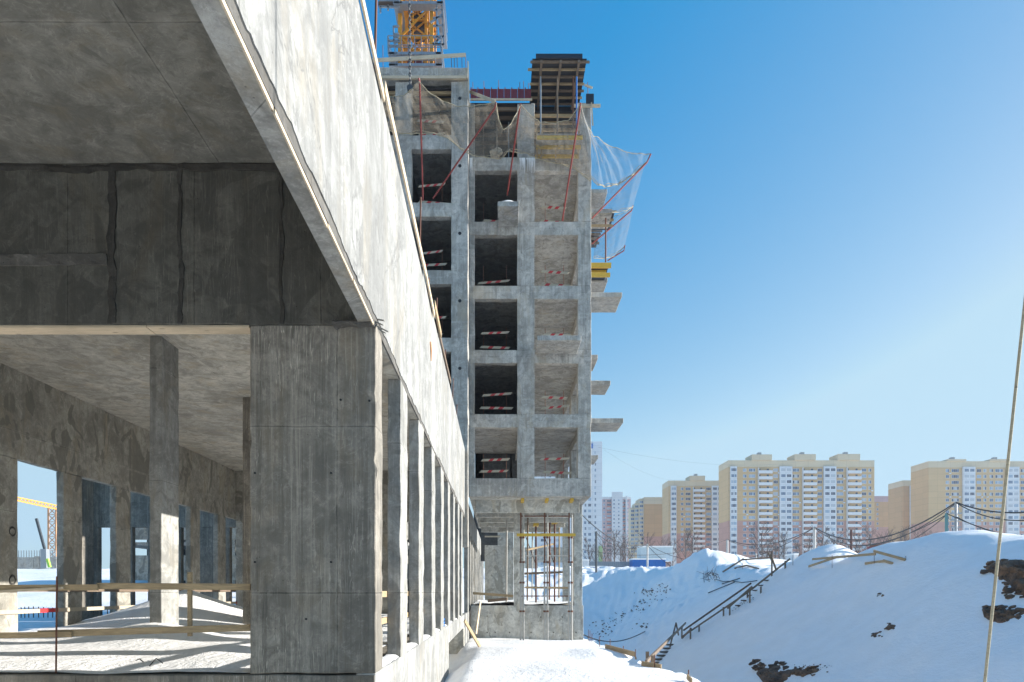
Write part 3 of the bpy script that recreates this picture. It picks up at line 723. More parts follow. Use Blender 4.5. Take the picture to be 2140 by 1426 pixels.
# red outrigger poles for the nets
poles = [((884,420,30.3),(877,172,27.6),(875,163,27.5),'leftmost, nearly upright'),
 ((905,415,30.3),(1034,226,28.1),(1037,214,28.),'long slanting one in front of the left wing'),
 ((1060,408,31.8),(1086,226,28.6),(1088,217,28.5),'middle one above the snowy box slab'),
 ((1175,462,31.8),(1212,228,28.6),(1213,215,28.5),'one in front of the right bay'),
 ((1237,457,32.6),(1352,340,33),(1360,322,33),'long one jutting into the sky at the top right'),
 ((1237,510,37),(1320,440,37.2),(1323,430,37.2),'middle one jutting right of the tower'),
 ((1270,545,42),(1304,524,42),(1306,513,42),'lowest one jutting right of the tower')]
for a, b, c, d in poles:
    o = MB().tube([P(*a), P(*b), P(*c)], .036, 8).build('net_pole', M['redpole']); tag(o, 'red steel net pole, ' + d, 'pole', 'red poles holding the debris net')
def loft(name, top, bot, m, label, nu=70, nv=14, rip=.12, group=None, rope=True):
    def res(pl_, n):
        pts = [P(*p) for p in pl_]; d = [0]
        for a, b in zip(pts, pts[1:]): d.append(d[-1]+(b-a).length)
        out = []
        for i in range(n+1):
            t = d[-1]*i/n; k = 0
            while k < len(d)-2 and d[k+1] < t: k += 1
            u = (t-d[k])/max(1e-6, d[k+1]-d[k]); out.append(pts[k].lerp(pts[k+1], u))
        return out
    t = res(top, nu); b = res(bot, nu); mb = MB()
    for j in range(nv+1):
        v = j/nv
        for i in range(nu+1):
            p = t[i].lerp(b[i], v); s_ = math.sin(v*math.pi)
            p = p+Vector((0, noise.noise(Vector((i*.22, j*.09, 1)))*rip*2.2+noise.noise(Vector((i*.7, j*.2, 4)))*rip, noise.noise(Vector((i*.3, j*.3, 7)))*rip*.3))*(.3+s_) + Vector((0, -.35*s_, 0))
            mb.v.append(tuple(p))
    for j in range(nv):
        for i in range(nu): mb.f.append((j*(nu+1)+i, j*(nu+1)+i+1, (j+1)*(nu+1)+i+1, (j+1)*(nu+1)+i)); mb.m.append(0)
    o = empty(name, t[0], label, 'net', group); mb.build('mesh_sheet', m, o, True)
    q = [Vector(mb.v[i]) for i in range(nu+1)]; MB().tube(q, .016, 5).build('edge_cord', M['rope'], o)
    q = [Vector(mb.v[nv*(nu+1)+i]) for i in range(nu+1)]; MB().tube(q, .02, 5).build('edge_cord', M['rope'], o)
    MB().tube([x+Vector((0, .02, .09+.06*math.sin(i*.4))) for i, x in enumerate(q)], .014, 5).build('edge_cord', M['rope'], o)
loft('debris_net', [(800,205,29.8),(845,200,29),(876,170,27.5),(895,192,27.8),(925,212,28.2),(955,221,28.4),(985,223,28.4),(1037,214,28)],
 [(806,270,29.9),(835,280,29.9),(865,279,29.8),(905,279,29.8),(935,288,29.8),(962,312,29.8),(990,326,30.2),(1042,332,30.6)], M['net'], 'brown debris net sagging in front of the left top storey of the tower')
loft('debris_net', [(1037,216,28),(1042,250,28.3),(1052,272,28.5),(1065,262,28.5),(1078,240,28.5),(1088,219,28.5)],
 [(1038,330,31),(1046,332,31),(1054,326,31),(1060,318,31),(1066,316,31),(1074,318,31)], M['net'], 'narrow debris net hanging in a deep V between two red poles', 40, 14, .1)
loft('debris_net', [(1088,219,28.5),(1105,238,28.8),(1130,256,29),(1160,258,29),(1190,250,28.8),(1213,218,28.5)],
 [(1072,318,31),(1100,320,31.2),(1130,334,31.2),(1165,342,31.2),(1200,352,31.4),(1234,378,31.6)], M['net'], 'brown debris net looped across the right bay below the formwork table')
loft('debris_net', [(1214,220,28.5),(1222,255,30),(1240,282,31),(1270,303,32),(1310,319,32.6),(1358,323,33)],
 [(1234,372,31.8),(1250,386,32),(1268,390,32.4),(1292,386,32.8),(1320,368,33),(1350,340,33)], M['net_side'], 'pale debris net billowing into the sky at the tower corner', 60, 14, .18)
loft('debris_net', [(1268,390,33.5),(1292,384,33.8),(1330,362,33.4),(1346,345,33.2)],
 [(1238,450,36),(1275,446,36),(1310,440,36.5),(1323,432,37)], M['net_side'], 'pale debris net stretched between the long pole and the middle side pole', 30, 10, .15)
loft('debris_net', [(1240,455,37),(1285,452,37),(1310,442,37.1),(1322,433,37.2)],
 [(1240,540,41),(1262,541,41.5),(1285,535,42),(1305,516,42)], M['net_side'], 'lowest pale debris net on the right side of the tower', 30, 10, .15)
# netted rag bundle
o = bpy.data.objects.new('rag_bundle', None)
bm = bmesh.new(); bmesh.ops.create_icosphere(bm, subdivisions=3, radius=.26)
for v in bm.verts: v.co = Vector((v.co.x*1.1, v.co.y*.7, v.co.z*.7))+noise.noise_vector(v.co*6)*.1
me = bpy.data.meshes.new('rag_bundle'); bm.to_mesh(me); bm.free(); me.materials.append(M['whiteboard'])
o = link('rag_bundle', me); o.location = P(1037, 320, 30.9); tag(o, 'pale rag bundle caught at the foot of the V shaped net', 'bundle')

# side formwork decks right of the tower
def sdeck(px1, py0, py1, Yd, label, m='wood', n=3):
    t = empty('side_formwork', (xr, Yd, Z(py1, Yd)), label, 'formwork')
    z1 = Z(py0, Yd); z0 = Z(py1, Yd); x1 = X(px1, Yd)
    box('plywood', xr+.01, x1-.1, Yd+.05, Yd+1.7, z1-.10, z1-.06, M['ply'], t)
    for k in range(n):
        MB().box(xr+.01, x1-random.uniform(0,.35), Yd+.5*k, Yd+.09+.5*k, z1-.22, z1-.105).build('joist', M[m], t)
    MB().box(xr+.01, x1, Yd-.1, Yd-.02, z1-.08, z1).build('edge_board', M[m], t)
    MB().box(xr+.2, x1-.2, Yd-.05, Yd+.05, z0, z0+.10).build('bearer', M[m], t)
    return t
t = sdeck(1288,442,474,36.4,'timber formwork deck on a tall prop, upper right side of the tower')
MB().tube([P(1265.8,452,36.5), P(1265.8,548,36.5)], .04, 8).build('prop', M['rebar'], t)
sdeck(1258,483,500,39.,'small shaded timber deck between two side nets','wood_grey')
t = sdeck(1277,551,577,35.9,'yellow beamed formwork on the right side of the tower','ybeam')
box('beam', xr+.01, X(1277,35.8), 35.75, 35.87, Z(560,35.8), Z(551,35.8), M['ybeam'], t)
box('beam', xr+.01, X(1275,35.8), 35.75, 35.87, Z(579,35.8), Z(571,35.8), M['ybeam'], t)

# drips of ice / pale run marks from the net ledge
ic = MB()
for k in range(26):
    px = 1085+random.random()*35; y = Z(333, YR-.02); L = random.uniform(.1, .75)
    ic.tube([(X(px,YR), YR-.02, Z(331,YR)), (X(px,YR), YR-.015, Z(331,YR)-L)], .025, 5, .004)
for k in range(8):
    px = 980+random.random()*8; L = random.uniform(.2, .9)
    ic.tube([(X(px,YR), YR-.02, Z(331,YR)), (X(px,YR), YR-.015, Z(331,YR)-L)], .025, 5, .004)
tag(ic.build('icicles', M['snow']), 'fringe of icicles hanging from the beam under the nets', None, None, 'stuff')

# shoring towers under the overhang
def shore(px, label, dbl=6):
    t = empty('shoring_prop', (X(px,33.3), 33.3, -2.4), label, 'prop', 'shoring props under the tower overhang')
    for d in (0, dbl):
        MB().tube([(X(px+d,33.3), 33.3, -2.5), (X(px+d,33.3), 33.3, 1.4)], .045, 8).build('lower_tube', M['greytube'], t)
        MB().tube([(X(px+d,33.3)+.01, 33.3, 1.4), (X(px+d,33.3)+.01, 33.3, 4.3)], .034, 8).build('upper_tube', M['rebar'] if d == 0 else M['greytube'], t)
        for zz in (-1, .4, 1.4, 2.6): MB().tube([(X(px+d,33.3), 33.3, zz), (X(px+d,33.3), 33.3, zz+.09)], .062, 8).build('collar', M['rebar'], t)
    x = X(px+dbl/2, 33.3); MB().box(x-.07, x+.07, 32.4, 34.6, 4.31, 4.445).build('head_beam', M['ybeam'], t)
shore(1088, 'shoring props with a yellow head beam, beside the middle stilt')
shore(1138, 'shoring props with a yellow head beam, in the centre of the overhang')
shore(1189, 'shoring props with a yellow head beam, nearest the right stilt')
br = empty('shoring_bracing', (X(1140,33.2), 33.2, -2), 'rusty horizontal tubes and one yellow beam tying the shoring props together', 'bracing')
MB().box(X(1080,33.1), X(1203,33.1), 33.1, 33.2, Z(1121,33.1), Z(1115,33.1)).build('yellow_beam', M['ybeam'], br)
for (a, b, y, m) in ((1087,1197,1162,'greytube'),(1088,1190,1079,'rebar'),(1096,1190,1228,'wood'),(1088,1197,1246,'rebar')):
    MB().tube([P(a,y,33.38), P(b,y,33.38)], .03, 6).build('tie_tube', M[m], br)
for k, (px, pt, pb_) in enumerate(((1120,1100,1260),(1159,1095,1258))):
    t = empty('rear_prop', P(px,pb_,40), ['rusty red prop in the rear row, left one','rusty red prop in the rear row, right one'][k], 'prop', 'rear props under the tower')
    MB().tube([P(px,pb_,40), P(px,pt,40)], .05, 6).build('tube', M['rebar'], t)
    MB().box(P(px,0,40).x-.15, P(px,0,40).x+.15, 39.6, 40.4, Z(pt,40), Z(pt,40)+.14).build('head', M['ybeam'], t)
    MB().tube([P(px,1180,40), P(px-22,1120,40)], .025, 5).build('brace', M['rebar'], t)
for k, (px, pt, pb_, yq, m) in enumerate(((1102,1075,1256,37,'wood_grey'),(1112,1078,1250,44,'greytube'),(1148,1078,1254,38,'rebar'),(1168,1078,1250,43,'wood'),(1058,1085,1262,36.5,'greytube'))):
    o = MB().tube([P(px,pb_,yq), P(px+1,pt,yq)], .045, 6).build('rear_prop', M[m])
    tag(o, ['weathered timber prop just right of the middle stilt','pale steel prop between the two rusty rear props and the middle stilt','rusty prop just right of the central shoring props','brown timber prop left of the far stilt','pale steel prop standing in the left bay of the podium'][k], 'prop')
pl((1096,1199,39),(1176,1196,39),.04,.12,'wood_grey','weathered board tied across the rear props','plank')
pl((1100,1150,39),(1158,1137,40),.04,.10,'wood','short brown board slanting between the rear props','plank')
pl((1020,1256,37),(1060,1252,36),.06,.16,'wood_grey','old board lying on the podium snow beside the left bay','plank')
pl((989,1240,35.3),(1073,1246,35.3),.05,.13,'wood','brown guard board across the left bay of the podium top','plank')
pl((1098,1228,36),(1190,1229,36),.04,.11,'wood','brown guard board across the right bay of the podium top','plank')
# snow on podium
mb = MB(); n1, n2 = 30, 24
for j in range(n2+1):
    for i in range(n1+1):
        x = -1.35+5.6*i/n1; y = 35.2+14*j/n2
        mb.v.append((x, y, -.69+.06+.10*noise.noise(Vector((x*.9, y*.7, 0)))+.13*max(0, noise.noise(Vector((x*1.5, y*1.2, 8))))))
for j in range(n2):
    for i in range(n1): mb.f.append((j*(n1+1)+i, j*(n1+1)+i+1, (j+1)*(n1+1)+i+1, (j+1)*(n1+1)+i)); mb.m.append(0)
tag(mb.build('podium_snow', M['snow'], None, True), 'snow lying on the podium under the tower', None, None, 'stuff')

# ------------------------------------------------------------------ crane behind the tower
ct = empty('tower_crane', (X(870,41), 41, -1), 'yellow lattice tower crane mast rising behind the tower with grey climbing platforms', 'crane')
mx0, mx1 = X(836,41), X(902,41); my0, my1 = 41., 42.9
for x in (mx0, mx1):
    for y in (my0, my1): MB().box(x-.11, x+.11, y-.11, y+.11, 0, 46).build('mast_leg', M['crane'], ct)
lat = MB(); z = 20.; i = 0
while z < 45:
    h = 1.9
    for y in (my0, my1):
        lat.bar((mx0, y, z), (mx1, y, z), .12); a, b = ((mx0, z), (mx1, z+h)) if i % 2 else ((mx1, z), (mx0, z+h)); lat.bar((a[0], y, a[1]), (b[0], y, b[1]), .10)
    for x in (mx0, mx1):
        lat.bar((x, my0, z), (x, my1, z), .10); a, b = ((my0, z), (my1, z+h)) if i % 2 else ((my1, z), (my0, z+h)); lat.bar((x, a[0], a[1]), (x, b[0], b[1]), .09)
    lat.bar((mx0+.3, my0+.2, z), (mx0+.3, my0+.2, z+h), .05); lat.bar((mx0+.75, my0+.2, z), (mx0+.75, my0+.2, z+h), .05)
    for q in range(6): lat.bar((mx0+.3, my0+.2, z+q*.32), (mx0+.75, my0+.2, z+q*.32), .03)
    z += h; i += 1
lat.build('lattice', M['crane'], ct)
for k in range(26):
    inn = MB()
    a = Vector((random.uniform(mx0+.2, mx1-.2), random.uniform(my0+.2, my1-.2), random.uniform(30, 37)))
    inn.bar(a, a+Vector((random.uniform(-.7,.7), random.uniform(-.3,.3), random.uniform(-.9,.9))), random.uniform(.04,.10)).build('climbing_gear', M['crane'], ct)

MB().box(mx0+.5, mx1-.35, my0+.5, my1-.4, 34.2, 35.2).build('hydraulic_box', M['darksteel'], ct)
MB().box(mx0+.4, mx1-.5, my0+.3, my1-.5, 31.9, 32.5).build('cabin_cover', M['redform'], ct)
def plat(px0, px1, py, name='platform', x=True):
    y0, y1 = 40.2, 43.6; z_ = Z(py, 40.2)
    q = MB().box(X(px0,40.2), X(px1,40.2), y0, y0+.5, z_, z_+.16).box(X(px0,40.2), X(px0,40.2)+.5, y0, y1, z_+.02, z_+.14).box(X(px1,40.2)-.4, X(px1,40.2), y0, y1, z_+.02, z_+.14).build('platform', M['steel'], ct)
    g = MB()
    for k in range(9):
        x_ = X(px0+(px1-px0)*k/8, 40.2); g.bar((x_, y0, z_), (x_, y0, z_+1.1), .035)
    for hh in (.55, 1.1): g.bar((X(px0,40.2), y0, z_+hh), (X(px1,40.2), y0, z_+hh), .035)
    for xx in (px0, px1):
        for hh in (.55, 1.1): g.bar((X(xx,40.2), y0, z_+hh), (X(xx,40.2), y1, z_+hh), .035)
    return q, g.build('platform_rail', M['steel'], ct)
plat(811, 922, 114); plat(813, 924, 138); plat(822, 926, 8)
g = MB()
for (a, b) in (((923,0),(928,94)),((905,78),(928,77)),((904,93),(929,94)),((905,55),(927,54)),((905,38),(926,37)),((905,22),(925,22)),((900,48),(924,31)),((905,92),(926,77)),((912,10),(914,93)),
   ((792,2),(836,2)),((792,14),(836,16)),((795,14),(795,27)),((811,5),(811,22)),((822,56),(834,55)),((822,56),(824,91)),((823,72),(834,71)),((823,78),(834,78)),((824,90),(836,86)),((811,77),(812,114)),((812,86),(835,85)),((810,97),(834,96)),((928,94),(904,93)),((920,88),(923,112))):
    MB().bar(P(a[0],a[1],40.4), P(b[0],b[1],40.4), .09).build('access_tube', M['steel'], ct)
    MB().bar(P(a[0],a[1],42.4), P(b[0],b[1],42.4), .06).build('access_tube', M['steel'], ct)
for k, (py, yy_) in enumerate(((3,40.2),(8,40.9))): MB().box(X(790,yy_), X(836,yy_), yy_, yy_+.25, Z(py+2,yy_), Z(py,yy_)).build('deck_board', M['wood_brown'], ct)
ix0, ix1, iy0, iy1 = mx0+.38, mx1-.38, my0+.4, my1-.4
inl = MB(); z = 28.; i = 0
for x in (ix0, ix1):
    for y in (iy0, iy1): inl.box(x-.08, x+.08, y-.08, y+.08, 20, 46)
while z < 46:
    for y in (iy0, iy1): inl.bar((ix0, y, z), (ix1, y, z+.9), .08); inl.bar((ix1, y, z), (ix0, y, z+.9), .08); inl.bar((ix0, y, z), (ix1, y, z), .1)
    for x in (ix0, ix1): inl.bar((x, iy0, z), (x, iy1, z+.9), .08)
    z += .95
inl.build('inner_lattice', M['crane'], ct)
# hanging chain
ch = MB(); Yc = 28.6; z = Z(178,Yc); i = 0
while z < Z(-60,Yc):
    x = X(857-1.2*(z-Z(178,Yc))/4, Yc)
    a = 0 if i % 2 else math.pi/2
    pts = [(x+math.cos(t)*.045*math.cos(a), Yc+math.cos(t)*.045*math.sin(a), z+math.sin(t)*.10) for t in [k*math.pi/4 for k in range(9)]]
    ch.tube(pts, .020, 4); z += .145; i += 1
t = empty('hoist_chain', P(857,190,Yc), 'steel hoist chain hanging in front of the crane and tower roof', 'chain')
ch.build('chain_links', M['darksteel'], t)
hb_ = MB().box(X(857,Yc)-.11, X(857,Yc)+.11, Yc-.08, Yc+.08, Z(191,Yc), Z(182,Yc)); hb_.tube([(X(857,Yc), Yc-.1, Z(186,Yc)), (X(857,Yc), Yc+.1, Z(186,Yc))], .13, 12); hb_.build('hook_block', M['darksteel'], t)

# ------------------------------------------------------------------ near rope on the right
a, b = P(2058,1426,5.), P(2141,640,5.); d = (b-a)
pts = [a-d*.6+Vector((0,0,0)) + d*(k/40*3.0) for k in range(41)]
tag(MB().tube(pts, .0105, 8).build('guy_rope', M['rope'], None, True), 'taut pale hemp rope running down the right edge in the foreground', 'rope')

# ------------------------------------------------------------------ things on the snow bank
def gp(px, py): return hit(px, py)
# stair with handrails
st = empty('timber_stair', gp(1350,1388), 'weathered timber stair with rough handrails climbing the snowy bank', 'stairs')
def onp(px, py, ref=None):
    """point above the bank: same depth as the ground point ref"""
    g_ = gp(*ref); return P(px, py, g_.y)
def post(px, pt, pb_, w=.09, m='wood_grey'):
    g_ = gp(px, pb_); MB().bar(g_+Vector((0,0,-.4)), P(px, pt, g_.y), w, w*.8).build('post', M[m], st)
def rl_(a, ga, b, gb, w=.06, h=.11, m='wood_grey'):
    MB().bar(onp(*a, ga), onp(*b, gb), w, h).build('handrail', M[m], st)
for px, pt, pb_ in ((1353,1362,1388),(1364,1370,1392),(1425,1310,1334),(1443,1312,1336),(1461,1308,1320),(1512,1269,1288),(1525,1262,1286),(1562,1234,1250),(1567,1228,1260),(1590,1226,1240),(1613,1152,1204),(1641,1172,1188)): post(px, pt, pb_)
rl_((1350,1384),(1350,1392),(1433,1302),(1433,1334)); rl_((1400,1352),(1400,1362),(1413,1302),(1413,1345), m='wood_brown')
rl_((1413,1303),(1413,1345),(1418,1328),(1418,1345), m='wood_brown')
rl_((1428,1318),(1428,1335),(1570,1219),(1566,1262), m='wood_brown'); rl_((1424,1332),(1424,1338),(1563,1238),(1563,1258))
rl_((1520,1272),(1520,1290),(1572,1226),(1568,1258)); rl_((1563,1238),(1563,1258),(1651,1168),(1648,1182))
rl_((1611,1158),(1611,1204),(1622,1192),(1620,1200)); rl_((1604,1153),(1611,1204),(1613,1172),(1613,1204))
rl_((1445,1314),(1445,1334),(1425,1334),(1425,1338))
for k in range(6):
    p = gp(1374+k*6.2, 1386-k*7.6); MB().box(p.x-.42, p.x+.35, p.y-.25, p.y+.15, p.z-.03, p.z+.06).build('tread', M['wood_brown'], st)
for k in range(6):
    p = gp(1545+k*12, 1266-k*10.5); MB().box(p.x-.25, p.x+.2, p.y-.15, p.y+.1, p.z-.03, p.z+.05).build('tread', M['wood_brown'], st)
def bank_rail(segs, rebars, label, m='wood'):
    g0 = gp(*segs[0][2]); t = empty('bank_edge_rail', g0, label, 'railing')
    for a, b, ga, gb in segs:
        MB().bar(P(a[0],a[1],gp(*ga).y), P(b[0],b[1],gp(*gb).y), .05, .13).build('board', M[m], t)
    for px, p0, p1 in rebars:
        g_ = gp(px, p1); MB().tube([g_+Vector((0,0,-.3)), P(px, p0, g_.y)], .013, 5).build('rebar_post', M['rebar'], t)
bank_rail([((1698,1169),(1830,1158),(1700,1182),(1828,1180)), ((1690,1184),(1750,1164),(1692,1186),(1750,1180)), ((1826,1152),(1892,1170),(1828,1180),(1890,1174)), ((1808,1178),(1848,1173),(1810,1180),(1846,1178)), ((1846,1172),(1866,1178),(1846,1178),(1866,1179))],
 [(1739,1160,1187),(1827,1150,1178),(1893,1162,1171)], 'broken brown guard rail lying along the crest of the snow bank')
bank_rail([((1510,1196),(1554,1168),(1512,1200),(1554,1184)), ((1535,1188),(1560,1182),(1536,1190),(1560,1186)), ((1560,1182),(1586,1189),(1560,1186),(1584,1190)), ((1552,1170),(1612,1166),(1554,1184),(1612,1184))],
 [(1552,1176,1190),(1657,1160,1182)], 'collapsed plank rail on the far crest left of the stair head', 'wood_grey')
# twig heap and loose sticks
tw_ = MB()
for k in range(26):
    g_ = gp(1478+random.uniform(-12,26), 1212+random.uniform(-12,6)); d = Vector((random.uniform(-1,1), random.uniform(-.5,.5), random.uniform(.05,1))).normalized()
    tw_.tube([g_, g_+d*random.uniform(.4,1.3)], .03, 4, .01)
tag(tw_.build('branch_heap', M['wood_brown']), 'tangle of dead branches on the snow below the far crest', 'branches')
for i, (a, b) in enumerate((((1480,1241),(1535,1219)),((1509,1222),(1546,1211)))):
    p, q = gp(*a), gp(*b); tag(MB().tube([p+Vector((0,0,.06)), q+Vector((0,0,.08))], .04, 6).build('loose_pole', M['darksteel']), ['longer dark rod lying on the snow slope left of the stair','shorter dark rod lying on the snow slope above the longer one'][i], 'rod')
pts = [gp(*p)+Vector((0,0,.05)) for p in ((1495,1212),(1512,1217),(1530,1216),(1550,1219),(1570,1217),(1582,1215))]
tag(MB().tube(pts, .03, 5).build('loose_cable', M['cable']), 'thin dark cable lying over the snow near the far crest', 'cable')
a = P(1218,1326,38); c = P(1280,1344,44); b = gp(1348,1320)
pts = []
for k in range(17):
    u = k/16; pts.append(a*(1-u)**2+2*c*u*(1-u)*1.0+b*u*u)
pts = [p+Vector((0,0,-.25*math.sin(math.pi*i/16))) for i, p in enumerate(pts)]
tag(MB().tube(pts, .035, 6).build('sagging_hose', M['cable']), 'black cable sagging from the tower corner to the pit slope', 'cable')
# soil outcrops
def outcrop(poly, label, amp=.35, n=34, name='earth_outcrop'):
    xs_ = [p[0] for p in poly]; ys_ = [p[1] for p in poly]
    def inside(x, y):
        c = False; j = len(poly)-1
        for i in range(len(poly)):
            if (poly[i][1] > y) != (poly[j][1] > y) and x < (poly[j][0]-poly[i][0])*(y-poly[i][1])/(poly[j][1]-poly[i][1])+poly[i][0]: c = not c
            j = i
        return c
    def dist(x, y):
        m = 1e9
        for i in range(len(poly)):
            ax, ay = poly[i-1]; bx, by = poly[i]; dx_, dy_ = bx-ax, by-ay
            t = max(0, min(1, ((x-ax)*dx_+(y-ay)*dy_)/(dx_*dx_+dy_*dy_+1e-9))); m = min(m, math.hypot(x-ax-t*dx_, y-ay-t*dy_))
        return m
    x0, x1, y0, y1 = min(xs_)-2, max(xs_)+2, min(ys_)-2, max(ys_)+2
    nxx = n; nyy = max(8, int(n*(y1-y0)/(x1-x0))); idx = {}; mb = MB()
    for j in range(nyy+1):
        for i in range(nxx+1):
            x = x0+(x1-x0)*i/nxx; y = y0+(y1-y0)*j/nyy
            x += noise.noise(Vector((x*.2, y*.2, 1)))*3; y += noise.noise(Vector((x*.2, y*.2, 9)))*2
            d_ = dist(x, y); ins = inside(x, y)
            if not ins and d_ > (x1-x0)/nxx*1.5: continue
            g_ = gp(x, y); h_ = amp*min(1, d_/((y1-y0)*.22)) if ins else -.12
            q = g_*1.0; nn_ = noise.noise(g_*1.7)*.6+noise.noise(g_*4.5)*.5+noise.noise(g_*11)*.25
            q += Vector((-.75, -.45, .35))*(h_*(.62+nn_) if ins else h_)
            idx[(i, j)] = len(mb.v); mb.v.append(tuple(q))
    for (i, j) in list(idx):
        if all((i+a_, j+b_) in idx for a_, b_ in ((1,0),(0,1),(1,1))):
            mb.f.append((idx[(i,j)], idx[(i,j+1)], idx[(i+1,j+1)], idx[(i+1,j)])); mb.m.append(0)
    me = mb.mesh(name, M['earth']); bm = bmesh.new(); bm.from_mesh(me); bmesh.ops.recalc_face_normals(bm, faces=bm.faces)
    bm.to_mesh(me); bm.free()
    return tag(link(name, me), label, 'earth')
outcrop([(2052,1184),(2075,1176),(2100,1170),(2125,1169),(2175,1172),(2175,1262),(2150,1252),(2125,1243),(2112,1225),(2095,1212),(2070,1198)], 'large bare patch of dark earth at the right edge of the snow bank', .5, 44)
outcrop([(2051,1273),(2060,1268),(2080,1274),(2100,1276),(2114,1268),(2118,1288),(2108,1299),(2090,1304),(2068,1298),(2056,1290)], 'rounded bare earth hollow behind the lower part of the rope', .4, 34)
outcrop([(2122,1284),(2132,1281),(2136,1290),(2128,1296),(2120,1292)], 'small earth clod right of the rounded hollow', .2, 14)
outcrop([(1580,1408),(1588,1384),(1600,1396),(1618,1388),(1632,1390),(1628,1404),(1650,1398),(1690,1398),(1712,1396),(1700,1408),(1680,1414),(1655,1412),(1640,1424),(1625,1440),(1600,1440),(1590,1422)], 'broken brown earth patch at the bottom of the snow bank', .35, 46)
outcrop([(1848,1315),(1862,1304),(1874,1306),(1868,1314),(1856,1318)], 'small oval earth patch in the middle of the bank', .22, 18)
outcrop([(1818,1330),(1830,1321),(1842,1320),(1832,1328),(1822,1333)], 'sliver of bare earth just below the oval patch', .15, 14)
def rubble(spots, label, r0, r1):
    mb = MB(); ico = bmesh.new(); bmesh.ops.create_icosphere(ico, subdivisions=2, radius=1); iv = [v.co.copy() for v in ico.verts]; fc = [[v.index for v in f.verts] for f in ico.faces]; ico.free()
    for (px, py) in spots:
        g_ = gp(px, py); r_ = random.uniform(r0, r1); b0 = len(mb.v); sx, sy, sz = random.uniform(.8,1.8), random.uniform(.7,1.2), random.uniform(.5,.9); o_ = Vector((random.random()*50, 0, 0))
        for v in iv:
            q = v*(1+noise.noise(v*1.3+o_)*.6+noise.noise(v*3+o_)*.3); mb.v.append(tuple(g_+Vector((q.x*r_*sx, q.y*r_*sy, q.z*r_*sz))))
        for f in fc: mb.f.append(tuple(b0+k for k in f)); mb.m.append(0)
    return tag(mb.build('earth_rubble', M['earth']), label, None, None, 'stuff')
def spread(n, x0, x1, y0, y1): return [(random.uniform(x0, x1), random.uniform(y0, y1)) for _ in range(n)]
rubble(spread(26,1578,1650,1386,1400)+spread(26,1640,1712,1394,1412)+spread(30,1590,1650,1404,1440)+spread(10,1570,1600,1380,1392), 'frozen brown clods breaking through the snow at the foot of the bank', .03, .16)
rubble(spread(14,2055,2118,1268,1280)+spread(10,2112,2140,1276,1292)+spread(22,2060,2140,1172,1200)+spread(24,2095,2140,1205,1248), 'frozen dark clods around the bare patches at the right edge', .03, .15)
rubble(spread(8,1846,1876,1303,1318)+spread(8,1816,1846,1320,1332)+spread(6,1834,1846,1240,1246), 'small frozen clods in the middle of the bank', .02, .08)
# crumbs of soil on the pit slope
def clods(spots, name, label, r0=.05, r1=.2):
    mb = MB()
    for (px, py) in spots:
        g_ = gp(px, py); r = random.uniform(r0, r1); b0 = len(mb.v)
        for k in range(10):
            a = random.uniform(0, 6.28); e = random.uniform(-1, 1); q = math.sqrt(1-e*e)
        ring = [Vector((math.cos(t)*r*random.uniform(.6,1.5), math.sin(t)*r*random.uniform(.5,1.), random.uniform(-.1,.3)*r)) for t in [i*math.pi/3 for i in range(6)]]
        mb.v += [tuple(g_+v) for v in ring]+[tuple(g_+Vector((0,0,r*.8))), tuple(g_-Vector((0,0,r*.6)))]
        for i in range(6): mb.f += [(b0+i, b0+(i+1)%6, b0+6), (b0+(i+1)%6, b0+i, b0+7)]; mb.m += [0, 0]
    return tag(mb.build(name, M['earth']), label, None, None, 'stuff')
sp_ = []
for k in range(150):
    t = random.random(); cx_, cy_ = 1390-150*t, 1232+95*t; sp_.append((cx_+random.gauss(0,9), cy_+random.gauss(0,9)))
for k in range(40): sp_.append((1352+random.uniform(-12,24), 1236+random.gauss(0,3)))
for k in range(12): sp_.append((1395+random.gauss(0,7), 1236+random.gauss(0,10)))
for k in range(18): sp_.append((1340+random.gauss(0,8), 1308+random.gauss(0,4)))
clods(sp_, 'soil_crumbs', 'dark crumbs of soil scattered down the pit slope', .03, .14)
sp_ = [(1839+random.gauss(0,3), 1242+random.gauss(0,2)) for k in range(10)] + [(1530+40*t+random.gauss(0,3), 1278-30*t+random.gauss(0,2)) for t in [random.random() for _ in range(30)]] + [(1700+random.gauss(0,25), 1395+random.gauss(0,4)) for k in range(30)]
clods(sp_, 'soil_crumbs', 'small earth crumbs sprinkled along the stair and the bank', .015, .06)

# boards and stakes along the platform edge
def hp(px, py): # on the platform
    return gp(px, py)
for i, (a, b, w) in enumerate((((1265,1351),(1328,1368),.17),((1326,1366),(1331,1384),.1),((1341,1388),(1382,1395),.17),((1436,1414),(1446,1424),.12))):
    ya_ = 26. if i < 2 else (19.5 if i == 2 else 15.4)
    yb_ = 22.5 if i < 2 else (18.8 if i == 2 else 15.)
    tag(MB().bar(P(a[0],a[1],ya_), P(b[0],b[1],yb_), .03, w).build('edge_board', M['wood']), ['long pale board on edge along the lip of the snow platform','short upright end board where the long edge board stops','short pale board on edge beyond the gap in the platform boards','broken board stub at the bottom edge of the picture'][i], 'board')
stk = [(1230,1316,1342,33),(1233,1318,1343,32.5),(1237,1324,1345,32),(1253,1330,1350,28),(1275,1336,1360,26),(1303,1350,1374,24),(1328,1357,1380,22.5),(1439,1400,1426,15.4),(1368,1368,1402,19.)]
nm = ['leftmost, beside the tower corner','second from the tower corner','third from the tower corner','fourth from the tower corner, standing alone','at the start of the long edge board','in the middle of the long edge board','at the end of the long edge board','nearest the camera at the bottom edge','behind the short pale board']
for i, (px, p0, p1, y) in enumerate(stk):
    tag(MB().tube([P(px,p0,y), P(px,p1+14,y)], .014, 5).build('rebar_stake', M['rebar']), 'thin rusty stake in the snow platform edge, '+nm[i], 'stake', 'stakes along the platform edge')
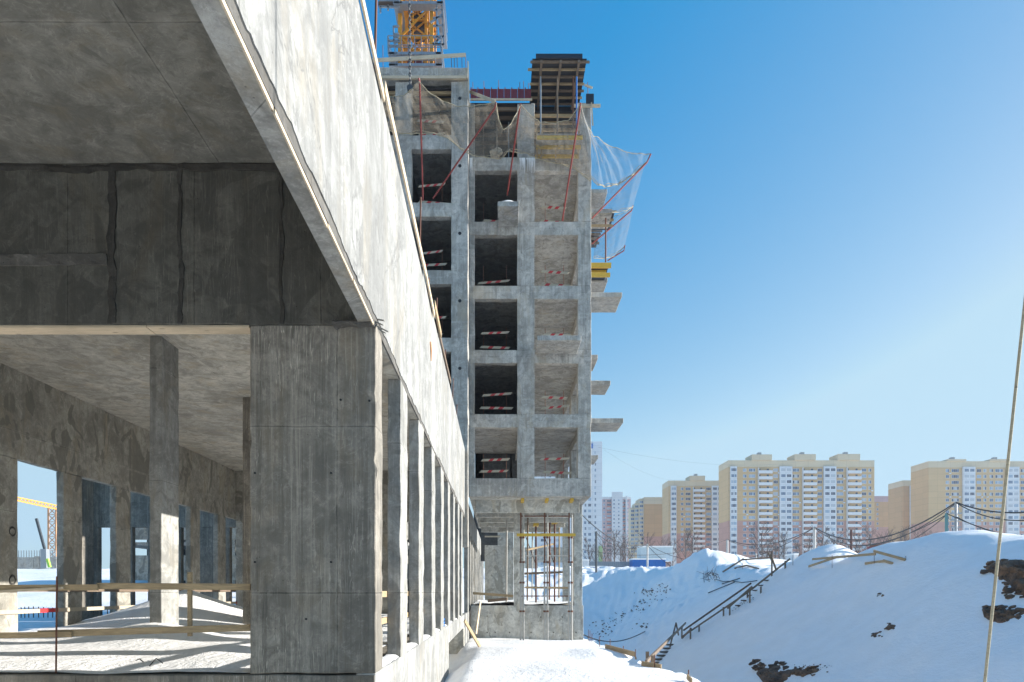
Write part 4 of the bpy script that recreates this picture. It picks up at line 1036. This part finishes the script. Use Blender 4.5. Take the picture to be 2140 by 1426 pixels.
# boards leaning at the plinth corner
a = P(971,1297,27.); b = gp(1003,1352)
tag(MB().bar(a, b, .05, .14).build('leaning_board', M['wood']), 'yellowish board leaning from the plinth corner onto the snow', 'board')
a = P(1004,1258,34.6); b = P(995,1325,34.2)
tag(MB().bar(a, b, .04, .13).build('leaning_board', M['wood_light']), 'pale board leaning upright against the podium wall', 'board')
o = empty('blue_crate', P(925,1327,20), 'small blue plastic crate on the plinth ledge between two fins', 'crate')
cr = MB(); c = Vector((-1.62, 19.0, FL+.02))
for zz in (0, .09, .18):
    cr.box(c.x-.1, c.x+.1, c.y-.35, c.y-.33, c.z+zz, c.z+zz+.05); cr.box(c.x-.1, c.x+.1, c.y+.33, c.y+.35, c.z+zz, c.z+zz+.05); cr.box(c.x+.08, c.x+.1, c.y-.35, c.y+.35, c.z+zz, c.z+zz+.05); cr.box(c.x-.1, c.x-.08, c.y-.35, c.y+.35, c.z+zz, c.z+zz+.05)
cr.build('slatted_body', M['blue'], o)
ba = MB().box(c.x-.1, c.x+.1, c.y-.35, c.y+.35, c.z, c.z+.02); ba.build('base', M['blue'], o)

# ------------------------------------------------------------------ distant apartment blocks
def glass(name, c, r=.25):
    s = N(name); s.b.inputs['Base Color'].default_value = (*c, 1); s.b.inputs['Roughness'].default_value = r; s.b.inputs['Metallic'].default_value = .0; return s.m
G = [glass('pane_dark', (.03,.05,.09)), glass('pane_mid', (.08,.14,.22)), glass('pane_light', (.26,.36,.46)), glass('pane_curtain', (.42,.45,.48))]
M['frame'] = plain('window_frame_white', (.68,.68,.68), .6, var=.05)
def wallm(name, c, var=.07): 
    s = N(name); p = s.pos(scale=(.35, .35, .357)); 
    g = s.n('ShaderNodeNewGeometry'); sp = s.n('ShaderNodeSeparateXYZ', {0: g.outputs['Position']})
    vv = s.n('ShaderNodeCombineXYZ', {0: s.math('ADD', sp.outputs['X'], sp.outputs['Y']), 1: sp.outputs['Z'], 2: 0.}).outputs[0]
    br = s.n('ShaderNodeTexBrick', {'Vector': vv, 'Color1': (1,1,1,1), 'Color2': (.93,.93,.93,1), 'Mortar': (.62,.62,.62,1), 'Scale': 1., 'Mortar Size': .05, 'Brick Width': 6.0, 'Row Height': 2.8}, offset=0.)
    n = s.noise(p, .5, 4); col = s.mix(n, tuple(Vector(c)*(1-var)), tuple(Vector(c)*(1+var))); col = s.mix(.8, col, br.outputs['Color'], 'MULTIPLY')
    s.col(col); s.b.inputs['Roughness'].default_value = .85; return s.m
W_Y = wallm('ochre_panels', (.60,.40,.20)); W_P = wallm('pink_panels', (.50,.27,.21)); W_B = wallm('beige_panels', (.64,.52,.35)); W_O = wallm('tan_panels', (.55,.33,.15))
W_W = wallm('white_panels', (.66,.67,.68)); W_G = wallm('green_panels', (.38,.50,.22)); W_R = wallm('rose_panels', (.50,.34,.34)); W_S = wallm('salmon_band', (.55,.16,.10))
def winmeshes(w_, h_, n):
    out = []
    for v in range(4):
        mb = MB(); mb.mi = 0; mb.box(-w_/2, w_/2, -.06, .10, 0, h_)
        for k in range(n):
            a = -w_/2+.09+(w_-.09)*k/n; b = a+(w_-.09)/n-.09
            mb.mi = 1 if (k+v) % 3 else 2; mb.box(a, b, -.085, -.0601, .09, h_-.09)
        out.append(mb.mesh('window', [M['frame'], G[v], G[(v+1+n) % 4]]))
    return out
WM = {}
def win(w_, h_, n):
    k = (round(w_, 1), round(h_, 1), n)
    if k not in WM: WM[k] = winmeshes(*k)
    return WM[k]
balm = {}
def block(nm_, label, Y, ytop, x0, x1, cols, w0, pitch_px, nfl, ybreak=None, par=None, mats=(W_B, W_Y, W_P), depth=14, steps=(), low=3.2):
    t = empty(nm_, (X((x0+x1)/2, Y), Y, low), label, 'building', 'apartment blocks on the skyline')
    zt = Z(ytop, Y); zb = low
    zpar = Z(w0-.55*pitch_px, Y)
    zk = Z(ybreak, Y) if ybreak else None
    segs = [(zpar, zt, mats[0])] + ([(zk, zpar, mats[1]), (zb, zk, mats[2])] if zk else [(zb, zpar, mats[1])])
    for (z0, z1, m_) in segs: box('wall', X(x0,Y), X(x1,Y), Y, Y+depth, z0, z1-.002, m_, t)
    for (a, b, yt) in steps: 
        rt = box('roof_house', X(a,Y), X(b,Y), Y-.8, Y+8, zt, Z(yt,Y), mats[0], t)
        box('vent', X((a+b)/2,Y)-.8, X((a+b)/2,Y)+.8, Y+2, Y+4, Z(yt,Y), Z(yt,Y)+1.5, M['steel'], rt)
    ph = pitch_px/F*Y
    for (a, b, kind) in cols:
        xa, xb = X(a, Y), X(b, Y)
        if kind in ('glaz', 'log'):
            pr = 1.0; box('glazed_bay', xa, xb, Y-pr, Y-.005, zb, Z(w0-.6*pitch_px, Y), W_W, t)
        for f in range(nfl):
            zc = Z(w0+f*pitch_px, Y)
            if zc-1 < zb: break
            if kind[0] == 'w':
                ms = win((xb-xa), 1.5, int(kind[1])); q = bpy.data.objects.new('window', random.choice(ms)); COL.objects.link(q); q.parent = t; q.location = Vector(((xa+xb)/2, Y, zc-.75))-t.location
                if random.random() < .16:
                    ac = MB().box(-.45, .45, -.45, -.0, -.5, 0); 
                    if 'ac' not in WM: WM['ac'] = ac.mesh('air_conditioner', M['frame'])
                    q = bpy.data.objects.new('air_conditioner', WM['ac']); COL.objects.link(q); q.parent = t; q.location = Vector((xb+.3, Y-.01, zc-1.1))-t.location
            elif kind == 'log':
                ms = win((xb-xa)*.82, 1.5, 4); q = bpy.data.objects.new('window', random.choice(ms)); COL.objects.link(q); q.parent = t; q.location = Vector(((xa+xb)/2, Y-1.0, zc-.75))-t.location
            elif kind == 'glaz':
                for s_ in (.27, .73):
                    ms = win((xb-xa)*.36, 1.5, 3); q = bpy.data.objects.new('window', random.choice(ms)); COL.objects.link(q); q.parent = t; q.location = Vector((xa+(xb-xa)*s_, Y-1.0, zc-.75))-t.location
            elif kind == 'bal':
                key = ('b', round(xb-xa, 1))
                if key not in balm:
                    W_ = (xb-xa)/2; mb = MB(); mb.mi = 0; mb.box(-W_, W_, -1.5, -1.38, -1.45, -.15); mb.box(-W_, W_, -1.38, 0, -1.45, -1.33); mb.mi = 1; mb.box(-W_+.2, -W_+1.3, -.04, 0, -1.2, .9); mb.box(W_-2.2, W_-1.2, -.04, 0, -1.2, .9)
                    mb.mi = 0; mb.box(-W_, -W_+.15, -1.38, 0, -1.33, 1.3); balm[key] = mb.mesh('balcony', [M['frame'], G[0]])
                q = bpy.data.objects.new('balcony', balm[key]); COL.objects.link(q); q.parent = t; q.location = Vector(((xa+xb)/2, Y-.003, zc-.2))-t.location
    return t
def cx2(v): return 1500+v/5.483
def cy2(v): return 920+v/5.483
block('apartment_block', 'widest ochre and pink apartment block with three columns of white balconies', 322, cy2(232), cx2(120), cx2(1795),
 [(cx2(140),cx2(213),'log'),(cx2(290),cx2(328),'w2'),(cx2(357),cx2(428),'w4'),(cx2(458),cx2(615),'bal'),(cx2(636),cx2(690),'w3'),(cx2(703),cx2(845),'glaz'),(cx2(858),cx2(930),'w4'),(cx2(965),cx2(1122),'bal'),(cx2(1142),cx2(1194),'w3'),(cx2(1206),cx2(1348),'glaz'),(cx2(1366),cx2(1438),'w4'),(cx2(1472),cx2(1632),'bal'),(cx2(1650),cx2(1700),'w3'),(cx2(1727),cx2(1758),'w2')],
 cy2(345), 12.4, 16, cy2(925), steps=((cx2(385),cx2(615),cy2(168)),(cx2(875),cx2(1115),cy2(165)),(cx2(1370),cx2(1622),cy2(163))))
def cx1(v): return 1200+v/4.652
def cy1(v): return 900+v/4.652
block('apartment_block', 'lower ochre block left of the widest one, with a single balcony column', 377, cy1(487), cx1(915), cx1(1480),
 [(cx1(937),cx1(990),'log'),(cx1(1037),cx1(1062),'w2'),(cx1(1082),cx1(1132),'w3'),(cx1(1153),cx1(1265),'bal'),(cx1(1283),cx1(1328),'w3'),(cx1(1335),cx1(1438),'glaz'),(cx1(1446),cx1(1472),'w2')],
 cy1(568), 10.55, 13, cy1(1000), steps=((cx1(1120),cx1(1268),cy1(442)),))
def cx3(v): return 1800+v/5.94
def cy3(v): return 920+v/5.94
block('apartment_block', 'ochre apartment block at the right edge behind the rope, with two glazed bays', 325, cy3(262), cx3(835), cx3(2300),
 [(cx3(1047),cx3(1090),'w2'),(cx3(1120),cx3(1210),'w4'),(cx3(1250),cx3(1400),'glaz'),(cx3(1432),cx3(1486),'w3'),(cx3(1515),cx3(1552),'w2'),(cx3(1592),cx3(1636),'w2'),(cx3(1662),cx3(1756),'w4'),(cx3(1790),cx3(1945),'glaz'),(cx3(1975),cx3(2070),'w4'),(cx3(2110),cx3(2160),'w3')],
 cy3(380), 12.3, 12, cy3(1015), steps=((cx3(1060),cx3(1290),cy3(240)),(cx3(1590),cx3(1820),cy3(240))))
block('apartment_block', 'narrow ochre block with one glazed column, left of the right edge block', 380, cy3(500), cx3(512), cx3(835), [(cx3(597),cx3(680),'log'),(cx3(785),cx3(800),'w1')], cy3(605), 10.4, 10, None, mats=(W_B, W_O, W_P))
block('apartment_block', 'windowless tan end wall block between the widest and the narrow blocks', 430, cy3(695), cx3(150), cx3(530), [(cx3(190),cx3(212),'w2')], cy3(800), 10.0, 6, cy3(1080), mats=(W_R, W_O, W_P))
t = block('apartment_block', 'blank ochre gable block with a stepped windowed side, left of the balcony block', 420, cy1(648), cx1(680), cx1(930), [], cy1(735), 8., 1, cy1(1030), mats=(W_B, W_O, W_P))
for i, (a, b, yt) in enumerate(((565,605,740),(600,640,700),(636,682,660))):
    box('wall', X(cx1(a),420), X(cx1(b),420), 421+2*(2-i), 433, 3.2, Z(cy1(yt),420), W_B, t)
    for f in range(12):
        q = bpy.data.objects.new('window', random.choice(win(2.2, 1.5, 2))); COL.objects.link(q); q.parent = t; q.location = Vector((X(cx1((a+b)/2-2),420), 421+2*(2-i), Z(cy1(yt+45+f*40),420)))-t.location
t = block('apartment_block', 'distant rose and white apartment tower with red banded balconies', 509, cy1(645), cx1(275), cx1(550), [(cx1(282),cx1(300),'w1'),(cx1(318),cx1(358),'w3'),(cx1(376),cx1(392),'w1'),(cx1(425),cx1(455),'w2'),(cx1(470),cx1(497),'w2'),(cx1(512),cx1(530),'w2')], cy1(685), 7.85, 16, None, mats=(W_W, W_R, W_R))
box('white_bay', X(cx1(364),509), X(cx1(467),509), 507.5, 508.99, 3.2, Z(cy1(600),509), W_W, t)
box('white_bay', X(cx1(498),509), X(cx1(512),509), 507.5, 508.99, 3.2, Z(cy1(640),509), W_W, t)
for f in range(14):
    z = Z(cy1(700)+7.85*f, 509)
    for a, b in ((318,358),(470,497)): MB().box(X(cx1(a),509), X(cx1(b),509), 508.2, 508.98, z-.5, z).build('band', W_S if f < 8 else W_R, t)
    q = bpy.data.objects.new('window', random.choice(win(1.2, 1.2, 1))); COL.objects.link(q); q.parent = t; q.location = Vector((X(cx1(430),509), 507.5, z+.9))-t.location
    q = bpy.data.objects.new('window', random.choice(win(1.2, 1.2, 1))); COL.objects.link(q); q.parent = t; q.location = Vector((X(cx1(384),509), 507.5, z+.9))-t.location
t = block('apartment_block', 'tall white apartment tower just right of the unfinished tower', 327, 923, 1120, cx1(272), [(1130,1139,'w3'),(1146,1152,'w2'),(1160,1170,'w3'),(1176,1183,'w2'),(cx1(95),cx1(118),'w2'),(cx1(135),cx1(165),'w3'),(cx1(195),cx1(214),'w2')], cy1(215), 12.2, 20, None, mats=(W_W, W_W, W_W))
box('wall', X(cx1(240),326), X(cx1(273),326), 325, 326.99, 3.2, Z(cy1(1125),326), W_G, t)
box('blue_band', X(1234,326), X(cx1(183),326), 326.2, 326.99, Z(cy1(170),326), Z(cy1(125),326), M['blue'], t)

# site containers
def container(name, px0, px1, pt, pb_, Y, m, label, ribs=14):
    t = empty(name, P((px0+px1)/2, pb_, Y), label, 'container'); x0, x1 = X(px0,Y), X(px1,Y); z0, z1 = Z(pb_,Y), Z(pt,Y)
    box('body', x0, x1, Y, Y+2.4, z0-.3, z1, m, t)
    rb = MB()
    for k in range(ribs): 
        x = x0+(x1-x0)*(k+.2)/ribs; rb.box(x, x+(x1-x0)/ribs*.5, Y-.05, Y-.003, z0+.1, z1-.1)
    rb.build('corrugation', m, t); MB().box(x0-.05, x1+.05, Y-.1, Y+2.5, z1+.002, z1+.2).build('snow_cap', M['snow'], t)
    return t
container('site_container', 1322, 1391, 1170, 1197, 100, M['blue'], 'long blue site container standing on the snow below the pale cabin')
container('site_cabin', 1338, 1406, 1144, 1168.5, 101.2, M['cladding'], 'pale clad site cabin stacked on the blue container', 8)
container('site_container', 1223, 1262, 1186, 1192, 92, M['blue'], 'low snow capped blue container near the tower corner', 8)
container('site_container', 1112, 1180, 1188, 1196, 92, M['blue'], 'blue container seen through the shoring props', 8)
container('site_cabin', 1198, 1231, 1172, 1187, 99, M['frame'], 'small white hut with snow on its roof beside the tower corner', 5)
container('site_container', 1660, 1668, 1160, 1176, 86, M['frame'], 'small white box cabin poking over the snow crest', 3)
t = empty('scrap_shed', P(1870,1142,60), 'rust red shed roof just visible behind the snow crest', 'shed')
box('wall', X(1838,60), X(1900,60), 60, 62, 2.8, Z(1140,60), M['redform'], t)
MB().bar(P(1834,1140,59.8), P(1904,1132,59.8), 2.5, .12).build('roof', M['rebar'], t)

# bare trees
def tree_mesh(seed, hgt):
    rnd = random.Random(seed); tr = MB(); cr_ = MB()
    def br_(p, d, L, r, lv):
        q = p+d*L; (tr if lv == 0 else cr_).tube([p, p.lerp(q, .5)+Vector((rnd.uniform(-1,1), rnd.uniform(-1,1), 0))*L*.04, q], r, 5 if lv == 0 else 3, r*.55)
        if lv >= 4: return
        n = (11 if lv == 0 else (6 if lv < 3 else 4))
        for k in range(n):
            t = .3+.7*(k+rnd.random())/n if lv == 0 else rnd.uniform(.25, 1); s = p.lerp(q, t)
            ax = Vector((rnd.uniform(-1,1), rnd.uniform(-1,1), 0)).normalized(); dd = (d*1.0+ax*rnd.uniform(.5,1.0)+Vector((0,0,.15))).normalized()
            br_(s, dd, L*rnd.uniform(.34,.52)*(1 if lv else 1.0-t*.35), r*.40, lv+1)
    br_(Vector((0,0,0)), Vector((rnd.uniform(-.05,.05), 0, 1)).normalized(), hgt*.72, hgt*.013, 0)
    return tr.mesh('trunk', M['bark']), cr_.mesh('crown', M['bark'])
TM = [tree_mesh(s_, 12) for s_ in (1, 2, 3, 4)]
tl = [(1232,1120,150),(1262,1108,170),(1283,1100,160),(1296,1128,150),(1306,1112,175),(1318,1130,165),(1353,1106,180),(1385,1120,200),(1405,1124,190),(1430,1106,200),(1448,1100,205),(1590,1088,190),(1602,1120,210),(1622,1116,180),(1640,1104,200),(1672,1126,190),(1690,1112,205),(1722,1100,195),(1744,1104,210),(1762,1118,180),(1790,1104,200),(1822,1092,190),(1846,1100,205),(1868,1108,190),(1902,1110,200),(1926,1098,215),(1948,1104,210),(1880,1096,220),(1245,1140,140),(1273,1136,145)]
def where(px):
    for a, b in ((1240,'by the dark lamp pole beside the tower corner'),(1275,'in front of the tall white tower'),(1300,'in front of the rose and white tower'),(1330,'just left of the pale site cabin'),(1370,'above the pale site cabin'),(1415,'before the blank ochre gable'),(1460,'before the lower balcony block'),(1612,'before the left glazed bay of the widest block'),(1660,'above the stair head'),(1700,'left of the white post on the crest'),(1760,'right of the white post on the crest'),(1810,'before the right end of the widest block'),(1860,'left of the rust red shed'),(1890,'above the rust red shed'),(2100,'behind the snow crest left of the teal pole')):
        if px < a: return b
cnt = {}
for i, (px, pt, Y) in enumerate(tl):
    wv_ = where(px); cnt[wv_] = cnt.get(wv_, 0)+1
    size = ['', ', the second there', ', the third there', ', the fourth there', ', the fifth there'][cnt[wv_]-1]
    t = empty('bare_tree', (X(px,Y), Y, 3.2), f'leafless tree {wv_}{size}', 'tree', 'bare trees before the apartment blocks')
    sc = (Z(pt,Y)-3.2)/11.0; a, b = TM[i % 4]; t.scale = (sc*.9, sc*.9, sc); t.rotation_euler.z = i*1.3
    for nm_, me_ in (('trunk', a), ('crown', b)):
        q = bpy.data.objects.new(nm_, me_); COL.objects.link(q); q.parent = t

# utility poles and cables
def pole(px, pt, pb_, Y, r, m, label, arms=()):
    t = empty('utility_pole', P(px,pb_,Y), label, 'pole'); p = P(px,pt,Y)
    MB().tube([Vector((p.x, Y, P(px,pb_,Y).z-2.)), p], r, 8).build('shaft', M[m], t)
    for (py, w_) in arms: MB().box(p.x-w_, p.x+w_, Y-.06, Y+.06, Z(py,Y)-.05, Z(py,Y)+.05).build('crossarm', M['steel'], t)
    return t
pole(1353,1137,1194,88,.13,'polewood','pale concrete pole in front of the site cabin')
pole(1246,1111,1195,85,.13,'darksteel','thin dark lamp pole standing near the tower corner')
pole(1520,1128,1160,90,.15,'polewood','short pale pole left of the stair on the far plateau')
pole(1702,1102,1160,72,.17,'polewood','white concrete pole behind the middle of the snow crest')
pole(1779,1108,1140,68,.12,'polered','dark rusty pole right of the white concrete pole')
pole(1580,1157,1170,82,.1,'polewood','stub of a pale post left of the stair head')
pole(1978,1073,1118,45,.10,'poleteal','teal painted cable post on the right snow crest')
pole(1998,1050,1118,45,.09,'steel','steel cable mast with short crossarms on the right snow crest', ((1073,.35),(1087,.35),(1102,.3)))
def cable(a, b, sag, r, label, n=18):
    a, b = P(*a), P(*b); pts = [a.lerp(b, k/n)-Vector((0,0,sag*4*(k/n)*(1-k/n))) for k in range(n+1)]
    tag(MB().tube(pts, r, 5).build('overhead_cable', M['cable']), label, 'cable', 'overhead cables')
cable((1702,1102,72),(1998,1050,45),1.9,.05,'thick black cable from the white pole to the steel mast')
cable((1702,1104,72),(1998,1052,45),2.3,.03,'thinner cable just under the one from the white pole to the steel mast')
cable((1998,1050,45),(2300,1036,32),.75,.045,'thick black cable from the steel mast out past the rope')
cable((1998,1051,45),(2300,1042,32),1.1,.035,'second cable from the steel mast out past the rope')
cable((1978,1076,45),(1780,1140,66),.6,.035,'cable dropping from the teal post towards the rusty pole')
cable((1978,1077,45),(1840,1150,62),.5,.03,'lower cable dropping left from the teal post behind the crest')
cable((1978,1073,45),(2250,1140,34),.4,.03,'cable falling right from the teal post past the rope')
cable((1998,1080,45),(2260,1136,34),.5,.03,'cable falling right from the steel mast past the rope')
cable((1702,1103,72),(1520,1128,90),1.2,.04,'cable between the white pole and the short pale pole')
cable((1702,1103,72),(1353,1138,88),3.0,.03,'cable between the white pole and the pole at the site cabin')
cable((1353,1137,88),(1246,1113,85),1.2,.035,'cable between the cabin pole and the dark lamp pole')
cable((1353,1137,88),(1215,1075,60),1.2,.045,'black cable rising from the cabin pole to the tower corner')
cable((1520,1128,90),(1200,1145,80),1.4,.03,'low cable running from the short pale pole to behind the tower')
cable((1353,1140,88),(1482,1209,74),1.0,.035,'cable dropping from the cabin pole to the branch heap')
cable((1520,1130,90),(1702,1130,95),1.2,.03,'low cable before the lower floors of the widest block')
cable((1250,935,200),(1700,960,322),4,.02,'faint high wire from the white tower to the widest block')
cable((1262,940,200),(1440,1000,377),4,.018,'faint high wire from the white tower to the lower ochre block')
# distant far fence line
fn = MB()
x = 10.
while x < 20: fn.box(x, x+.28, 104, 104.05, 3., 4.6); x += .3
tag(fn.build('site_fence', M['steel']), 'grey sheet site fence by the small blue container', 'fence')

# ------------------------------------------------------------------ beyond the left openings
nw = empty('shell_building', (-15, 32, -1.2), 'shaded concrete shell with dark doorways seen through the back openings', 'building')
D = M['pillar']
Yw = 31.
rbox('wall', X(171,Yw), LX-.3, Yw, Yw+.3, Z(1102,Yw), 12, D, nw, .8)
for a, b in ((171,205),(240,276),(309,378),(390,480)): rbox('wall', X(a,Yw), X(b,Yw), Yw, Yw+.3, -1.4, Z(1102,Yw)-.005, D, nw, .8)
rbox('pier', X(171,Yw)-.02, X(196,Yw), Yw-1.2, Yw-.005, -1.4, 12.2, D, nw, .6)
box('roof', X(171,Yw), LX-.3, Yw+.32, Yw+12, 6, 6.3, M['tower_shade'], nw)
box('side_wall', LX-.4, LX-.2, Yw+.32, Yw+12, -1.4, 6, M['tower_shade'], nw)
rw = empty('rear_frame_building', (-28, 62, 0), 'far sunlit concrete frame seen through the dark doorways', 'building')
for z0, z1 in ((-1, .0), (1.0, 3.2), (4.6, 12)): rbox('beam', -34, -8, 60, 60.4, z0, z1, M['inner'], rw, 2)
for k in range(9): rbox('column', -33+3*k, -32.2+3*k, 60.05, 60.35, -2, 4.59, M['inner'], rw, 1)
box('back_wall', -34, -8, 66, 66.2, -2, 7, M['tower_shade'], rw); box('slab', -34, -8, 60.4, 66, 4.1, 4.38, M['tower_in'], rw)
# far crane with jib
c2 = empty('tower_crane', (X(108,170), 170, 2), 'far pale tower crane with an orange jib seen through the first back opening', 'crane')
l2 = MB(); xa, xb = X(101,170), X(117,170)
for x in (xa, xb): l2.bar((x, 170, 2), (x, 170, Z(1062,170)), .3)
z = 3
while z < Z(1064,170): l2.bar((xa, 170, z), (xb, 170, z+1.8), .14); l2.bar((xb, 170, z), (xa, 170, z+1.8), .14); l2.bar((xa, 170, z), (xb, 170, z), .14); z += 1.8
l2.build('mast', M['foam'], c2)
j2 = MB(); a, b = P(-40,1024,150), P(125,1058,170); a2, b2 = P(-40,1030,150), P(125,1066,170)
j2.bar(a, b, .25); j2.bar(a2, b2, .25)
for k in range(22): j2.bar(a.lerp(b, k/22), a2.lerp(b2, (k+1)/22), .12); j2.bar(a2.lerp(b2, k/22), a.lerp(b, (k+.5)/22), .12)
j2.build('jib', M['crane'], c2)
mc = empty('mobile_crane', P(95,1186,120), 'mobile crane with dark telescopic boom and lime base, beyond the first back opening', 'crane')
MB().bar(P(76,1084,120), P(94,1150,120), .35).build('boom', M['darksteel'], mc); MB().bar(P(94,1148,120), P(95,1188,120), 1.).build('carrier', M['steel'], mc)
M['lime'] = plain('lime_paint', (.35,.6,.08), .5); MB().bar(P(99,1168,119), P(104,1186,119), .4).build('outrigger', M['lime'], mc)
fb_ = empty('low_site_building', P(80,1185,140), 'long low grey building under construction behind the left snow heaps', 'building')
for a, b, y0, y1 in ((20,70,1165,1186),(71,82,1163,1186),(83,118,1164,1186)): box('wall', X(a,140), X(b,140), 140, 146, 2, Z(y0,140), M['tower'], fb_)
for k in range(18): MB().box(X(20+k*5.5,140), X(20+k*5.5,140)+.12, 140.2, 140.3, Z(1165,140), Z(1150,140)).build('starter_bar', M['steel'], fb_)
mb = MB()
for k in range(70):
    x = -24+k*.22; y = 33+noise.noise(Vector((x, 0, 0)))*.3; z = H(x, y); mb.box(x, x+.03, y, y+.03, z-.1, z+.5)
tag(mb.build('dry_stalks', M['rebar']), 'row of thin bars sticking from the snow outside the back wall', None, None, 'stuff')
# winter air over the whole site
hz = bpy.data.materials.new('winter_haze'); hz.use_nodes = True; t_ = hz.node_tree; t_.nodes.clear()
ho = t_.nodes.new('ShaderNodeOutputMaterial'); hv = t_.nodes.new('ShaderNodeVolumePrincipled')
hv.inputs['Color'].default_value = (.80,.88,1,1); hv.inputs['Density'].default_value = .0003; hv.inputs['Anisotropy'].default_value = .2
t_.links.new(hv.outputs[0], ho.inputs['Volume'])
tag(box('haze', -1010, 1010, -410, 1610, -9, 72, hz), 'thin pale winter haze over the whole site', None, None, 'stuff')
print('objects', len(bpy.data.objects))
